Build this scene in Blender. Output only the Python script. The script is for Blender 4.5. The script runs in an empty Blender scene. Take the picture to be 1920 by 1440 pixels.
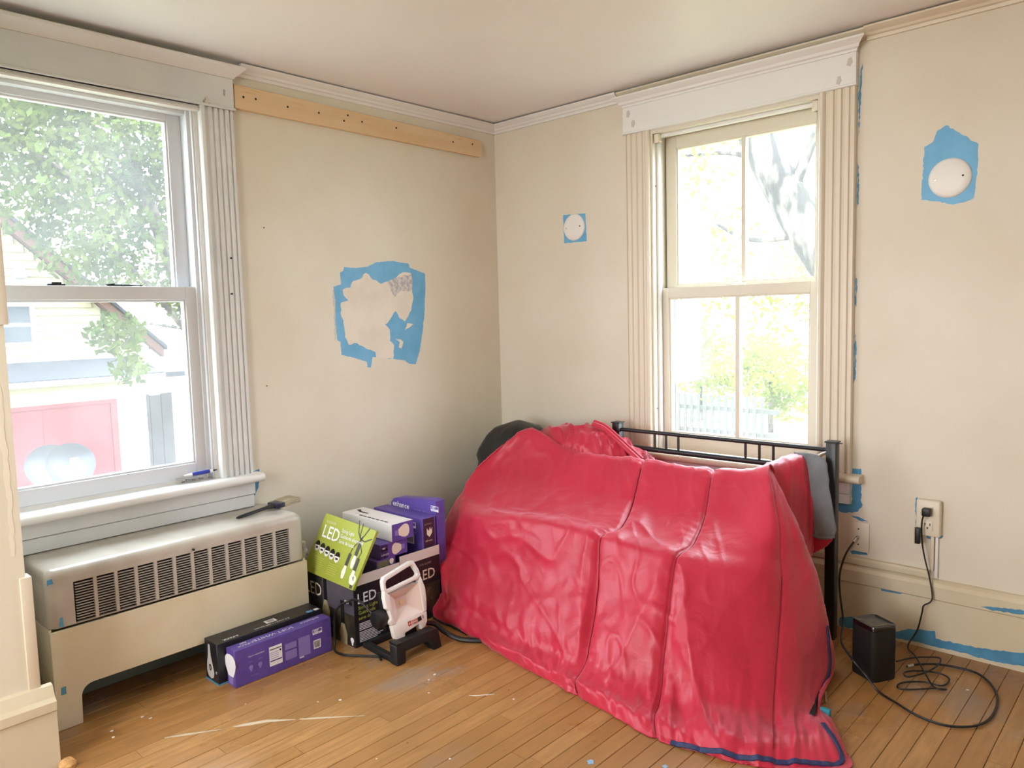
import bpy, bmesh, math, random
import numpy as np
from mathutils import Vector, Matrix, noise

random.seed(7)
scene = bpy.context.scene
col = scene.collection

# ------------------------------------------------------------------ camera, sky, light, exposure
CAM = Vector((2.8335, -2.9677, 1.2379)); YAW, PITCH, ROLL = -0.7476, -0.0893, -0.026
fwd = Vector((math.sin(YAW)*math.cos(PITCH), math.cos(YAW)*math.cos(PITCH), math.sin(PITCH)))
rgt0 = Vector((math.cos(YAW), -math.sin(YAW), 0)); up0 = rgt0.cross(fwd)
rgt = rgt0*math.cos(ROLL) + up0*math.sin(ROLL); upv = -rgt0*math.sin(ROLL) + up0*math.cos(ROLL)
cd = bpy.data.cameras.new('camera'); cam = bpy.data.objects.new('camera', cd); col.objects.link(cam)
cd.sensor_width = 36; cd.lens = 1420.22/1920*36; cd.clip_start = .05; cd.clip_end = 300
m3 = Matrix((rgt, upv, -fwd)).transposed()
cam.matrix_world = Matrix.Translation(CAM) @ m3.to_4x4()
scene.camera = cam

world = bpy.data.worlds.new('sky'); scene.world = world; world.use_nodes = True
bg = world.node_tree.nodes['Background']
bg.inputs[0].default_value = (0.93, 0.97, 1.0, 1); bg.inputs[1].default_value = 12.0

sd = bpy.data.lights.new('sun', 'SUN'); sd.energy = 2.0; sd.angle = math.radians(2); sd.color = (1, .95, .85)
sun = bpy.data.objects.new('sun', sd); col.objects.link(sun)
sun.rotation_euler = Vector((-0.55, 0.15, -0.8)).to_track_quat('-Z', 'Y').to_euler()

def portal(name, loc, normal, w, h):
    l = bpy.data.lights.new(name, 'AREA'); l.shape = 'RECTANGLE'; l.size = w; l.size_y = h; l.cycles.is_portal = True
    o = bpy.data.objects.new(name, l); col.objects.link(o); o.location = loc
    o.rotation_euler = Vector(normal).to_track_quat('-Z', 'Z').to_euler()
portal('window_portal', (-.17, -1.985, 1.345), (1, 0, 0), .75, 1.42)
portal('window_portal', (1.339, .17, 1.33), (0, -1, 0), .75, 1.42)
portal('window_portal', (1.6, -4.78, 1.25), (0, 1, 0), 1.4, 1.5)  # covers the added rear fill window

vs = scene.view_settings
vs.view_transform = 'Standard'; vs.look = 'None'; vs.gamma = 1; vs.use_curve_mapping = False
vs.exposure = 0.35

# ------------------------------------------------------------------ helpers
def lin(c):
    return c/12.92 if c <= .04045 else ((c+.055)/1.055)**2.4
def hexc(h):
    h = h.lstrip('#'); return tuple(lin(int(h[i:i+2], 16)/255) for i in (0, 2, 4)) + (1,)

def mat(name, h, rough=.5, metal=0, var=None, bump=None, spec=.5, sheen=0, coat=0, stretch=None, var2=None, alpha=None):
    """var=(scale, hex2, lo, hi): noise mix to a second colour; bump=(scale, strength)"""
    m = bpy.data.materials.new(name); m.use_nodes = True
    nt = m.node_tree; b = nt.nodes['Principled BSDF']
    b.inputs['Base Color'].default_value = hexc(h); b.inputs['Roughness'].default_value = rough
    b.inputs['Metallic'].default_value = metal; b.inputs['Specular IOR Level'].default_value = spec
    if sheen: b.inputs['Sheen Weight'].default_value = sheen; b.inputs['Sheen Roughness'].default_value = .4
    if coat: b.inputs['Coat Weight'].default_value = coat
    geo = nt.nodes.new('ShaderNodeNewGeometry'); vec = geo.outputs['Position']
    if stretch:
        mp = nt.nodes.new('ShaderNodeMapping'); mp.inputs['Scale'].default_value = stretch
        nt.links.new(vec, mp.inputs['Vector']); vec = mp.outputs['Vector']
    src = None
    for v in (var, var2):
        if not v: continue
        n = nt.nodes.new('ShaderNodeTexNoise'); n.inputs['Scale'].default_value = v[0]; n.inputs['Detail'].default_value = 6
        nt.links.new(vec, n.inputs['Vector'])
        r = nt.nodes.new('ShaderNodeMapRange'); r.inputs[1].default_value = v[2]; r.inputs[2].default_value = v[3]
        nt.links.new(n.outputs['Fac'], r.inputs[0])
        x = nt.nodes.new('ShaderNodeMix'); x.data_type = 'RGBA'
        x.inputs['A'].default_value = hexc(h); x.inputs['B'].default_value = hexc(v[1])
        if src: nt.links.new(src, x.inputs['A'])
        nt.links.new(r.outputs[0], x.inputs['Factor']); src = x.outputs['Result']
    if src: nt.links.new(src, b.inputs['Base Color'])
    if bump:
        n = nt.nodes.new('ShaderNodeTexNoise'); n.inputs['Scale'].default_value = bump[0]; n.inputs['Detail'].default_value = 4
        nt.links.new(vec, n.inputs['Vector'])
        bp = nt.nodes.new('ShaderNodeBump'); bp.inputs['Strength'].default_value = bump[1]; bp.inputs['Distance'].default_value = .01
        nt.links.new(n.outputs['Fac'], bp.inputs['Height']); nt.links.new(bp.outputs['Normal'], b.inputs['Normal'])
    return m

def glass(name, film, tint='#f4fbff'):
    m = bpy.data.materials.new(name); m.use_nodes = True; nt = m.node_tree; nt.nodes.clear()
    out = nt.nodes.new('ShaderNodeOutputMaterial')
    tr = nt.nodes.new('ShaderNodeBsdfTransparent'); tr.inputs[0].default_value = hexc(tint)
    tl = nt.nodes.new('ShaderNodeBsdfTranslucent'); tl.inputs[0].default_value = (.95, .96, 1, 1)
    gl = nt.nodes.new('ShaderNodeBsdfGlossy'); gl.inputs['Roughness'].default_value = .03
    n = nt.nodes.new('ShaderNodeTexNoise'); n.inputs['Scale'].default_value = 5; n.inputs['Detail'].default_value = 5
    geo = nt.nodes.new('ShaderNodeNewGeometry'); nt.links.new(geo.outputs['Position'], n.inputs['Vector'])
    r = nt.nodes.new('ShaderNodeMapRange'); r.inputs[1].default_value = .3; r.inputs[2].default_value = .75
    r.inputs[3].default_value = film*.75; r.inputs[4].default_value = film*1.3
    nt.links.new(n.outputs['Fac'], r.inputs[0])
    a = nt.nodes.new('ShaderNodeMixShader'); nt.links.new(r.outputs[0], a.inputs[0])
    nt.links.new(tr.outputs[0], a.inputs[1]); nt.links.new(tl.outputs[0], a.inputs[2])
    b = nt.nodes.new('ShaderNodeMixShader'); b.inputs[0].default_value = .04
    nt.links.new(a.outputs[0], b.inputs[1]); nt.links.new(gl.outputs[0], b.inputs[2])
    nt.links.new(b.outputs[0], out.inputs[0])
    return m

def leafmat(name, h1, h2):
    m = bpy.data.materials.new(name); m.use_nodes = True; nt = m.node_tree; nt.nodes.clear()
    out = nt.nodes.new('ShaderNodeOutputMaterial')
    geo = nt.nodes.new('ShaderNodeNewGeometry'); n = nt.nodes.new('ShaderNodeTexNoise'); n.inputs['Scale'].default_value = 2.2
    nt.links.new(geo.outputs['Position'], n.inputs['Vector'])
    x = nt.nodes.new('ShaderNodeMix'); x.data_type = 'RGBA'; x.inputs['A'].default_value = hexc(h1); x.inputs['B'].default_value = hexc(h2)
    r = nt.nodes.new('ShaderNodeMapRange'); r.inputs[1].default_value = .35; r.inputs[2].default_value = .65
    nt.links.new(n.outputs['Fac'], r.inputs[0]); nt.links.new(r.outputs[0], x.inputs['Factor'])
    d = nt.nodes.new('ShaderNodeBsdfDiffuse'); t = nt.nodes.new('ShaderNodeBsdfTranslucent')
    nt.links.new(x.outputs['Result'], d.inputs[0]); nt.links.new(x.outputs['Result'], t.inputs[0])
    mx = nt.nodes.new('ShaderNodeMixShader'); mx.inputs[0].default_value = .5
    nt.links.new(d.outputs[0], mx.inputs[1]); nt.links.new(t.outputs[0], mx.inputs[2]); nt.links.new(mx.outputs[0], out.inputs[0])
    return m

wloc = {}
def tag(o, label=None, cat=None, group=None, kind=None):
    if label: o['label'] = label
    if cat: o['category'] = cat
    if group: o['group'] = group
    if kind: o['kind'] = kind
    return o
def thing(name, label, cat, loc=(0, 0, 0), group=None, kind=None):
    o = bpy.data.objects.new(name, None); col.objects.link(o); o.location = loc; o.empty_display_size = .05
    wloc[o.name] = Vector(loc)
    return tag(o, label, cat, group, kind)

def link_mesh(name, me, m, parent=None):
    """me is in world coordinates"""
    if m and not me.materials: me.materials.append(m)
    o = bpy.data.objects.new(name, me); col.objects.link(o)
    if parent:
        w = wloc[parent.name]; me.transform(Matrix.Translation(-w)); o.parent = parent; wloc[o.name] = w
    else:
        n = len(me.vertices); co = np.empty(n*3); me.vertices.foreach_get('co', co); co = co.reshape(-1, 3)
        c = Vector(((co[:, 0].min()+co[:, 0].max())/2, (co[:, 1].min()+co[:, 1].max())/2, co[:, 2].min()))
        me.transform(Matrix.Translation(-c)); o.location = c; wloc[o.name] = c
    return o

class MB:
    def __init__(s, f=None): s.v = []; s.f = []; s.map = f
    def add(s, vs, fs):
        b = len(s.v)
        s.v += [tuple(s.map(*v)) if s.map else tuple(v) for v in vs]
        s.f += [tuple(b+i for i in f) for f in fs]; return s
    def box(s, x0, x1, y0, y1, z0, z1):
        x0, x1 = min(x0, x1), max(x0, x1); y0, y1 = min(y0, y1), max(y0, y1)
        return s.add([(x0, y0, z0), (x1, y0, z0), (x1, y1, z0), (x0, y1, z0), (x0, y0, z1), (x1, y0, z1), (x1, y1, z1), (x0, y1, z1)],
            [(0, 3, 2, 1), (4, 5, 6, 7), (0, 1, 5, 4), (1, 2, 6, 5), (2, 3, 7, 6), (3, 0, 4, 7)])
    def obox(s, M, sx, sy, sz):
        h = [(x*sx/2, y*sy/2, z*sz/2) for z in (-1, 1) for x, y in ((-1, -1), (1, -1), (1, 1), (-1, 1))]
        return s.add([M @ Vector(p) for p in h], [(0, 3, 2, 1), (4, 5, 6, 7), (0, 1, 5, 4), (1, 2, 6, 5), (2, 3, 7, 6), (3, 0, 4, 7)])
    def loft(s, rings, caps=True, close=False):
        n = len(rings[0]); vs = [p for r in rings for p in r]; fs = []
        k = len(rings)
        for i in range(k if close else k-1):
            a, b = i*n, ((i+1) % k)*n
            for j in range(n): fs.append((a+j, a+(j+1) % n, b+(j+1) % n, b+j))
        if caps and not close:
            fs.append(tuple(range(n-1, -1, -1))); fs.append(tuple((k-1)*n+j for j in range(n)))
        return s.add(vs, fs)
    def prism(s, poly, fn, a, b):
        """poly of 2D points, fn(p,q,t)->3D, extruded t from a to b"""
        return s.loft([[fn(p, q, a) for p, q in poly], [fn(p, q, b) for p, q in poly]])
    def tube(s, pts, r, n=8, closed=False):
        pts = [Vector(p) for p in pts]; rings = []
        rr = r if isinstance(r, (list, tuple)) else [r]*len(pts)
        prev = None
        for i, p in enumerate(pts):
            t = (pts[min(i+1, len(pts)-1)] - pts[max(i-1, 0)])
            if t.length < 1e-9: t = Vector((0, 0, 1))
            t.normalize()
            if prev is None:
                a = Vector((0, 0, 1)) if abs(t.z) < .9 else Vector((1, 0, 0)); e = t.cross(a).normalized()
            else:
                e = (prev - t*prev.dot(t)).normalized()
            prev = e; g = t.cross(e)
            rings.append([p + (e*math.cos(2*math.pi*j/n)+g*math.sin(2*math.pi*j/n))*rr[i] for j in range(n)])
        return s.loft(rings)
    def lathe(s, prof, n=24, M=Matrix()):
        rings = [[M @ Vector((r*math.cos(2*math.pi*j/n), r*math.sin(2*math.pi*j/n), z)) for j in range(n)] for r, z in prof]
        return s.loft(rings)
    def build(s, name, m, parent=None, smooth=False, bevel=0, seg=2, sharp=40):
        me = bpy.data.meshes.new(name); me.from_pydata(s.v, [], s.f)
        bm = bmesh.new(); bm.from_mesh(me)
        bmesh.ops.recalc_face_normals(bm, faces=bm.faces)
        if bevel:
            es = [e for e in bm.edges if len(e.link_faces) == 2 and e.calc_face_angle(0) > math.radians(30)]
            bmesh.ops.bevel(bm, geom=es, offset=bevel, segments=seg, profile=.5, affect='EDGES', clamp_overlap=True)
        bm.to_mesh(me); bm.free()
        if smooth or bevel:
            me.polygons.foreach_set('use_smooth', [True]*len(me.polygons)); me.set_sharp_from_angle(angle=math.radians(sharp))
        return link_mesh(name, me, m, parent)

def spline(pts, k=8):
    P = [Vector(p) for p in pts]; P = [P[0]*2-P[1]] + P + [P[-1]*2-P[-2]]; out = []
    for i in range(1, len(P)-2):
        for j in range(k):
            t = j/k; a, b, c, d = P[i-1:i+3]
            out.append(.5*((2*b)+(c-a)*t+(2*a-5*b+4*c-d)*t*t+(3*b-a-3*c+d)*t**3))
    out.append(P[-2]); return out

def flat_poly(name, pts, fn, thick, m, parent, base=0.0):
    """thin solid from a 2D outline; fn(p,q,t)->3D with t the height off the surface"""
    me = bpy.data.meshes.new(name); bm = bmesh.new()
    vs = [bm.verts.new(fn(p, q, base+thick)) for p, q in pts]; f = bm.faces.new(vs)
    r = bmesh.ops.extrude_face_region(bm, geom=[f])
    for v in [g for g in r['geom'] if isinstance(g, bmesh.types.BMVert)]:
        pass
    d = Vector(fn(0, 0, base)) - Vector(fn(0, 0, base+thick))
    for v in vs: v.co += d
    bmesh.ops.triangulate(bm, faces=[g for g in bm.faces if len(g.verts) > 4]); bmesh.ops.recalc_face_normals(bm, faces=bm.faces)
    bm.to_mesh(me); bm.free()
    return link_mesh(name, me, m, parent)

def ragged(pts, amp, k=5, seed=0):
    """roughen an outline like brushed paint"""
    rnd = random.Random(seed); out = []
    for i in range(len(pts)):
        a, b = pts[i], pts[(i+1) % len(pts)]
        out.append(a)
        n = max(1, int(math.hypot(b[0]-a[0], b[1]-a[1])/(amp*4)))
        n = min(n, 14)
        for j in range(1, n):
            t = j/n; out.append((a[0]+(b[0]-a[0])*t+rnd.uniform(-amp, amp), a[1]+(b[1]-a[1])*t+rnd.uniform(-amp, amp)))
    return out

class Face:
    """a printed face: origin, right and up unit vectors, normal out"""
    def __init__(s, o, r, u, parent):
        s.o = Vector(o); s.r = Vector(r).normalized(); s.u = Vector(u).normalized(); s.n = s.r.cross(s.u); s.p = parent
    def pt(s, a, b, t): return s.o + s.r*a + s.u*b + s.n*t
    def rect(s, a0, b0, a1, b1, m, name='printed_panel', t=.0006):
        return flat_poly(name, [(a0, b0), (a1, b0), (a1, b1), (a0, b1)], s.pt, .0003, m, s.p, t)
    def poly(s, pts, m, name='printed_shape', t=.0006): return flat_poly(name, pts, s.pt, .0003, m, s.p, t)
    def text(s, txt, a, b, size, m, align='LEFT', rot=0, sx=1.0, bold=0.0, t=.0012):
        cu = bpy.data.curves.new('print', 'FONT'); cu.body = txt; cu.size = size; cu.align_x = align; cu.resolution_u = 2; cu.offset = bold
        ob = bpy.data.objects.new('print', cu); me = bpy.data.meshes.new_from_object(ob)
        bpy.data.objects.remove(ob); bpy.data.curves.remove(cu)
        M = Matrix((s.r, s.u, s.n)).transposed().to_4x4(); M.translation = s.pt(a, b, t)
        me.transform(M @ Matrix.Rotation(rot, 4, 'Z') @ Matrix.Diagonal((sx, 1, 1, 1))); me.materials.clear()
        return link_mesh('printed_text', me, m, s.p)
    def bulb(s, a, b, L, ang, m, mb, t=.0007):
        """flat picture of a light bulb, base at (a,b), pointing along ang"""
        pr = [(-.16, 0), (-.16, .26), (-.2, .32), (-.30, .5), (-.36, .68), (-.33, .85), (-.2, .97), (0, 1.0), (.2, .97), (.33, .85), (.36, .68), (.30, .5), (.2, .32), (.16, .26), (.16, 0)]
        c, d = math.cos(ang), math.sin(ang)
        f = lambda q: (a + L*(q[1]*c - q[0]*d), b + L*(q[1]*d + q[0]*c))
        s.poly([f(q) for q in pr[1:-1]], m, 'bulb_picture', t)
        s.poly([f(q) for q in ((-.14, 0), (-.15, .25), (.15, .25), (.14, 0))], mb, 'bulb_base_picture', t)
    def logo(s, a, b, w, mw, mbk):
        """white-outlined maker's logo block"""
        s.rect(a, b, a+w, b+w*.48, mw, 'printed_logo', .0006); s.rect(a+w*.05, b+w*.20, a+w*.95, b+w*.44, mbk, 'printed_logo', .0010)
        s.text('FEIT', a+w*.16, b+w*.235, w*.26, mw, t=.0014, bold=.0003); s.text('ELECTRIC', a+w*.08, b+w*.035, w*.17, mbk, t=.0010)

# ------------------------------------------------------------------ materials
WALL = mat('cream wall paint', '#e3dcca', .5, var=(3, '#ddd4c0', .4, .7), bump=(60, .05))
WALLR = mat('cream wall paint right', '#dfd6c6', .55, var=(2.5, '#d9cebb', .4, .7), bump=(60, .05))
CEIL = mat('ceiling paint', '#f1eeee', .36, var=(2, '#ece8e7', .4, .7), bump=(9, .10))
TRIMW = mat('white trim paint', '#e8e6e4', .35, bump=(40, .05))
TRIMG = mat('cool white trim paint', '#dfe0df', .35, var=(5, '#d5d8d8', .45, .7), bump=(40, .05))
TRIMC = mat('cream trim paint', '#dccfba', .4, var=(4, '#d5c6ae', .4, .7), bump=(40, .06))
SASHC = mat('cream sash paint', '#dcd4c2', .4, bump=(50, .05))
VINYL = mat('white vinyl', '#dfe1e6', .3)
BASEC = mat('cream baseboard paint', '#d8ccb2', .45, var=(5, '#cbbf9f', .4, .75), bump=(30, .08))
GREENWALL = mat('grey green unpainted wall', '#7d8069', .7, var=(20, '#55594a', .4, .7))
BLUEGREY = mat('blue grey baseboard paint', '#7f8f92', .6, var=(6, '#6c7c80', .4, .7))
BLUE = mat('blue paint', '#6cb0da', .45, var=(14, '#5fa6d2', .4, .65))
BLUED = mat('duller blue paint', '#4f93bb', .5, var=(18, '#4583aa', .4, .65))
PLAST = mat('plaster patch', '#ece4d6', .8, var=(10, '#e3dacb', .4, .7))
SMUDGE = mat('grey smudged primer', '#aeb0b8', .8, var=(60, '#ded6cc', .4, .6))
PINE = mat('raw pine board', '#e4c7a0', .6, var=(6, '#dcbb8e', .4, .7), var2=(30, '#cda676', .62, .8), stretch=(1, .35, 3))
DARK = mat('dark screw metal', '#2a2320', .5, metal=.4)
BLACKM = mat('black metal', '#17171a', .4, spec=.5)
BLACKP = mat('black plastic', '#141416', .45)
BLACKG = mat('glossy black plastic', '#0c0c0e', .12, coat=.5)
BLACKR = mat('matte black plastic', '#121213', .6)
RADP = mat('cream radiator paint', '#ddd2b8', .4, var=(5, '#d3c5a5', .42, .75), bump=(14, .06))
RADT = mat('grey radiator enamel', '#bdb5ab', .26, var=(6, '#aa9f92', .42, .7), bump=(12, .05))
RADIN = mat('radiator inside', '#1c1714', .9)
WHITEP = mat('white plastic', '#ebe7e2', .4)
IVORY = mat('ivory plastic', '#e3d9c5', .4)
PAPER = mat('white print', '#eceaf0', .6)
CREAMPR = mat('cream print', '#e6d9c6', .6)
PURP = mat('purple card', '#5f4b9f', .42, var=(40, '#5a4698', .4, .6))
PURPD = mat('dark purple card', '#41327c', .42)
PURPL = mat('light purple print', '#8878bd', .5)
NAVYC = mat('navy purple card', '#2b2455', .4)
BROWNPR = mat('dark plum print', '#3a2038', .45)
BLKC = mat('black card', '#1d1d20', .38, var=(10, '#25242a', .4, .7))
PICT = mat('photo print of bulbs', '#2a2621', .35, var=(9, '#5d553f', .5, .72), var2=(22, '#8a8166', .62, .8))
PICTG = mat('photo print grey', '#5b5560', .35, var=(9, '#4a444e', .4, .7))
AMBERPR = mat('amber bulb print', '#b9a98a', .4, var=(18, '#857652', .4, .7))
GREENC = mat('lime green card', '#a5ad45', .4, var=(5, '#98a23c', .35, .7))
GREENL = mat('light green print', '#c3c95f', .5)
BLKPR = mat('black print', '#17161a', .45)
CARDW = mat('pale card inside', '#d8cdc6', .6)
WHCARD = mat('white card', '#e3dedd', .45)
LWHITE = mat('work light white plastic', '#e6dfdb', .3)
LPANEL = mat('work light reflector', '#e2cbc3', .25)
LCHIP = mat('led chip', '#e3c69a', .4)
REDPR = mat('red print', '#c22d33', .5)
NAVY = mat('navy zipper tape', '#27305e', .6, bump=(300, .2))
ZBLK = mat('black zipper tape', '#15151b', .6)
STEEL = mat('brushed steel', '#b9b4ac', .3, metal=.9)
GREYF = mat('grey lining cloth', '#7b7f85', .75, var=(12, '#70747a', .4, .6), bump=(350, .1), sheen=.2)
TEAL = mat('teal tag cloth', '#2f8b9e', .7)
GARB = mat('black bag plastic', '#1d2022', .32, bump=(30, .3))
BRIST = mat('brush bristle', '#b8ac90', .6, stretch=(40, 3, 40), var=(6, '#94876a', .4, .6))
GLW = glass('dusty window glass', .036)
GLR = glass('dusty old window glass', .032)
CLEAR = glass('clear plastic', .004, '#ffffff')
PINKTR = mat('warm cream casing', '#ddd2bf', .4, bump=(40, .05))

def redcloth():
    m = mat('red nylon shell', '#c22541', .40, sheen=.5, spec=.5, var=(5, '#b81f3a', .4, .7))
    nt = m.node_tree; b = nt.nodes['Principled BSDF']
    b.inputs['Sheen Tint'].default_value = (1, .62, .72, 1)
    geo = nt.nodes['Geometry'] if 'Geometry' in nt.nodes else nt.nodes.new('ShaderNodeNewGeometry')
    n1 = nt.nodes.new('ShaderNodeTexNoise'); n1.inputs['Scale'].default_value = 16; n1.inputs['Detail'].default_value = 3; n1.inputs['Distortion'].default_value = 1.2
    n2 = nt.nodes.new('ShaderNodeTexNoise'); n2.inputs['Scale'].default_value = 500
    for n in (n1, n2): nt.links.new(geo.outputs['Position'], n.inputs['Vector'])
    a = nt.nodes.new('ShaderNodeBump'); a.inputs['Strength'].default_value = .18; a.inputs['Distance'].default_value = .012
    c = nt.nodes.new('ShaderNodeBump'); c.inputs['Strength'].default_value = .06; c.inputs['Distance'].default_value = .002
    nt.links.new(n1.outputs['Fac'], a.inputs['Height']); nt.links.new(n2.outputs['Fac'], c.inputs['Height'])
    nt.links.new(a.outputs['Normal'], c.inputs['Normal']); nt.links.new(c.outputs['Normal'], b.inputs['Normal'])
    return m
REDC = redcloth()

def plankmat():
    m = bpy.data.materials.new('worn maple strip floor'); m.use_nodes = True; nt = m.node_tree; b = nt.nodes['Principled BSDF']
    geo = nt.nodes.new('ShaderNodeNewGeometry'); P = geo.outputs['Position']; oi = nt.nodes.new('ShaderNodeObjectInfo')
    def noise_(scale, stretch, detail=6, dist=0):
        mp = nt.nodes.new('ShaderNodeMapping'); mp.inputs['Scale'].default_value = stretch
        ad = nt.nodes.new('ShaderNodeVectorMath'); ad.operation = 'ADD'
        cb = nt.nodes.new('ShaderNodeCombineXYZ'); ml = nt.nodes.new('ShaderNodeMath'); ml.operation = 'MULTIPLY'; ml.inputs[1].default_value = 30 if stretch[0] > 2 else 0
        nt.links.new(oi.outputs['Random'], ml.inputs[0]); nt.links.new(ml.outputs[0], cb.inputs[1])
        nt.links.new(P, ad.inputs[0]); nt.links.new(cb.outputs[0], ad.inputs[1])
        nt.links.new(ad.outputs[0], mp.inputs['Vector'])
        n = nt.nodes.new('ShaderNodeTexNoise'); n.inputs['Scale'].default_value = scale; n.inputs['Detail'].default_value = detail; n.inputs['Distortion'].default_value = dist
        nt.links.new(mp.outputs['Vector'], n.inputs['Vector']); return n.outputs['Fac']
    def rng(f, lo, hi, a=0, c=1):
        r = nt.nodes.new('ShaderNodeMapRange'); r.inputs[1].default_value = lo; r.inputs[2].default_value = hi; r.inputs[3].default_value = a; r.inputs[4].default_value = c
        nt.links.new(f, r.inputs[0]); return r.outputs[0]
    def mix(fac, A, B):
        x = nt.nodes.new('ShaderNodeMix'); x.data_type = 'RGBA'
        for k, v in (('A', A), ('B', B)):
            if isinstance(v, str): x.inputs[k].default_value = hexc(v)
            else: nt.links.new(v, x.inputs[k])
        nt.links.new(fac, x.inputs['Factor']); return x.outputs['Result']
    c = mix(oi.outputs['Random'], '#aa7843', '#c2915a')
    c = mix(rng(noise_(9, (7, .8, 1)), .35, .75), c, '#99703f')
    c = mix(rng(noise_(1.6, (1, 1, 1), 4), .42, .7, 0, .55), c, '#8a6236')
    worn = rng(noise_(2.3, (1.2, .8, 1), 9, .4), .60, .70, 0, .75)
    sx = nt.nodes.new('ShaderNodeSeparateXYZ'); nt.links.new(P, sx.inputs[0])
    c = mix(worn, c, '#8c7f77')
    c = mix(rng(noise_(30, (1.5, .6, 1), 4), .70, .76, 0, .6), c, '#5c4a42')
    nt.links.new(c, b.inputs['Base Color'])
    nt.links.new(rng(noise_(5, (1, 1, 1), 5), .3, .7, .22, .48), b.inputs['Roughness'])
    bp = nt.nodes.new('ShaderNodeBump'); bp.inputs['Strength'].default_value = .08; bp.inputs['Distance'].default_value = .004
    nt.links.new(noise_(12, (5, .6, 1)), bp.inputs['Height']); nt.links.new(bp.outputs['Normal'], b.inputs['Normal'])
    return m
PLANK = plankmat()
SUBF = mat('dark sub floor', '#3a2412', .9)

# ------------------------------------------------------------------ room shell
CEILZ, RX, RY, TH = 2.24, 4.4, -4.6, .16
def wall_mesh(mb, a0, a1, z0, z1, holes, fn):
    xs = sorted({a0, a1, *[h[0] for h in holes], *[h[1] for h in holes]}); zs = sorted({z0, z1, *[h[2] for h in holes], *[h[3] for h in holes]})
    for i in range(len(xs)-1):
        for j in range(len(zs)-1):
            cx, cz = (xs[i]+xs[i+1])/2, (zs[j]+zs[j+1])/2
            if any(h[0] < cx < h[1] and h[2] < cz < h[3] for h in holes): continue
            fn(mb, xs[i], xs[i+1], zs[j], zs[j+1])
W1 = (-2.36, -1.61, .62, 2.05); W2 = (.966, 1.712, .60, 2.035)
mb = MB(); wall_mesh(mb, RY-TH, TH, -.1, CEILZ+.1, [W1], lambda b, p, q, r, s: b.box(-TH, 0, p, q, r, s))
WL = tag(mb.build('wall_left', WALL), 'cream painted wall behind the radiator cover with a peeling plaster patch', 'wall', kind='structure')
mb = MB(); wall_mesh(mb, 0, RX+TH, -.1, CEILZ+.1, [W2], lambda b, p, q, r, s: b.box(p, q, 0, TH, r, s))
WR = tag(mb.build('wall_right', WALLR), 'cream painted wall with two round blank cover plates and an outlet', 'wall', kind='structure')
mb = MB(); wall_mesh(mb, 0, RX+TH, -.1, CEILZ+.1, [(.9, 2.3, .5, 2.0)], lambda b, p, q, r, s: b.box(p, q, RY-TH, RY, r, s))  # rear opening added to let in fill skylight
WB = tag(mb.build('wall_back', WALL), 'cream wall at the rear of the room with an added fill window', 'wall', kind='structure')
mb = MB(); wall_mesh(mb, RY, 0, -.1, CEILZ+.1, [], lambda b, p, q, r, s: b.box(RX, RX+TH, p, q, r, s))
WS = tag(mb.build('wall_side', WALLR), 'plain cream wall opposite the radiator', 'wall', kind='structure')
tag(MB().box(-TH, RX+TH, RY-TH, TH, CEILZ, CEILZ+.1).build('ceiling', CEIL), 'off white satin painted plaster ceiling', 'ceiling', kind='structure')
FL = tag(MB().box(0, RX, RY, 0, -.1, -.016).build('floor', SUBF), 'worn wood strip floor with paint flecks and scuffs', 'floor', kind='structure')
# planks
rnd = random.Random(3); pw = .0565
nrow = int(RX/pw)+1
for i in range(nrow):
    x0 = i*pw; x1 = min(RX, x0+pw-.0012)
    if x1 <= x0+.004: continue
    y = 0.0
    while y > RY+.02:
        L = rnd.uniform(.55, 1.7)
        if x0 > 2.75 or y < -2.3: L = 9
        y1 = max(RY, y-L)
        if y1-RY < .3: y1 = RY
        dz = rnd.uniform(-.0008, 0)
        c = .0012
        b = MB().loft([[(x0, y-.0006, -.016), (x1, y-.0006, -.016), (x1, y-.0006, dz-c), (x1-c, y-.0006, dz), (x0+c, y-.0006, dz), (x0, y-.0006, dz-c)],
                       [(x0, y1+.0006, -.016), (x1, y1+.0006, -.016), (x1, y1+.0006, dz-c), (x1-c, y1+.0006, dz), (x0+c, y1+.0006, dz), (x0, y1+.0006, dz-c)]])
        b.build('plank', PLANK, FL)
        y = y1
# paint streak and flecks on the floor
fz = lambda p, q, t: (p, q, t)
def ribbon2(path, w):
    L, R = [], []
    for i, p in enumerate(path):
        a = Vector(path[max(0, i-1)]); b = Vector(path[min(len(path)-1, i+1)]); d = (b-a).normalized(); n = Vector((-d.y, d.x))*w[i]
        L.append((p[0]+n.x, p[1]+n.y)); R.append((p[0]-n.x, p[1]-n.y))
    return L+R[::-1]
WPAINT = mat('dried white paint', '#e4dfd6', .6)
WSCUFF = mat('thin white scuff', '#cdbba0', .6)
flat_poly('paint_streak', ribbon2([(.563, -2.099), (.597, -2.047), (.653, -1.962)], [.002, .006, .001]), fz, .0004, WSCUFF, FL)
flat_poly('paint_streak', ribbon2([(.665, -1.935), (.682, -1.905), (.715, -1.848), (.777, -1.784)], [.001, .008, .008, .002]), fz, .0004, WSCUFF, FL)
flat_poly('paint_streak', ribbon2([(.785, -1.775), (.819, -1.739), (.924, -1.630)], [.003, .005, .001]), fz, .0004, WSCUFF, FL)
flat_poly('paint_streak', ribbon2([(1.085, -1.33), (1.10, -1.32), (1.145, -1.27)], [.0012, .003, .001]), fz, .0004, WPAINT, FL)
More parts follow.
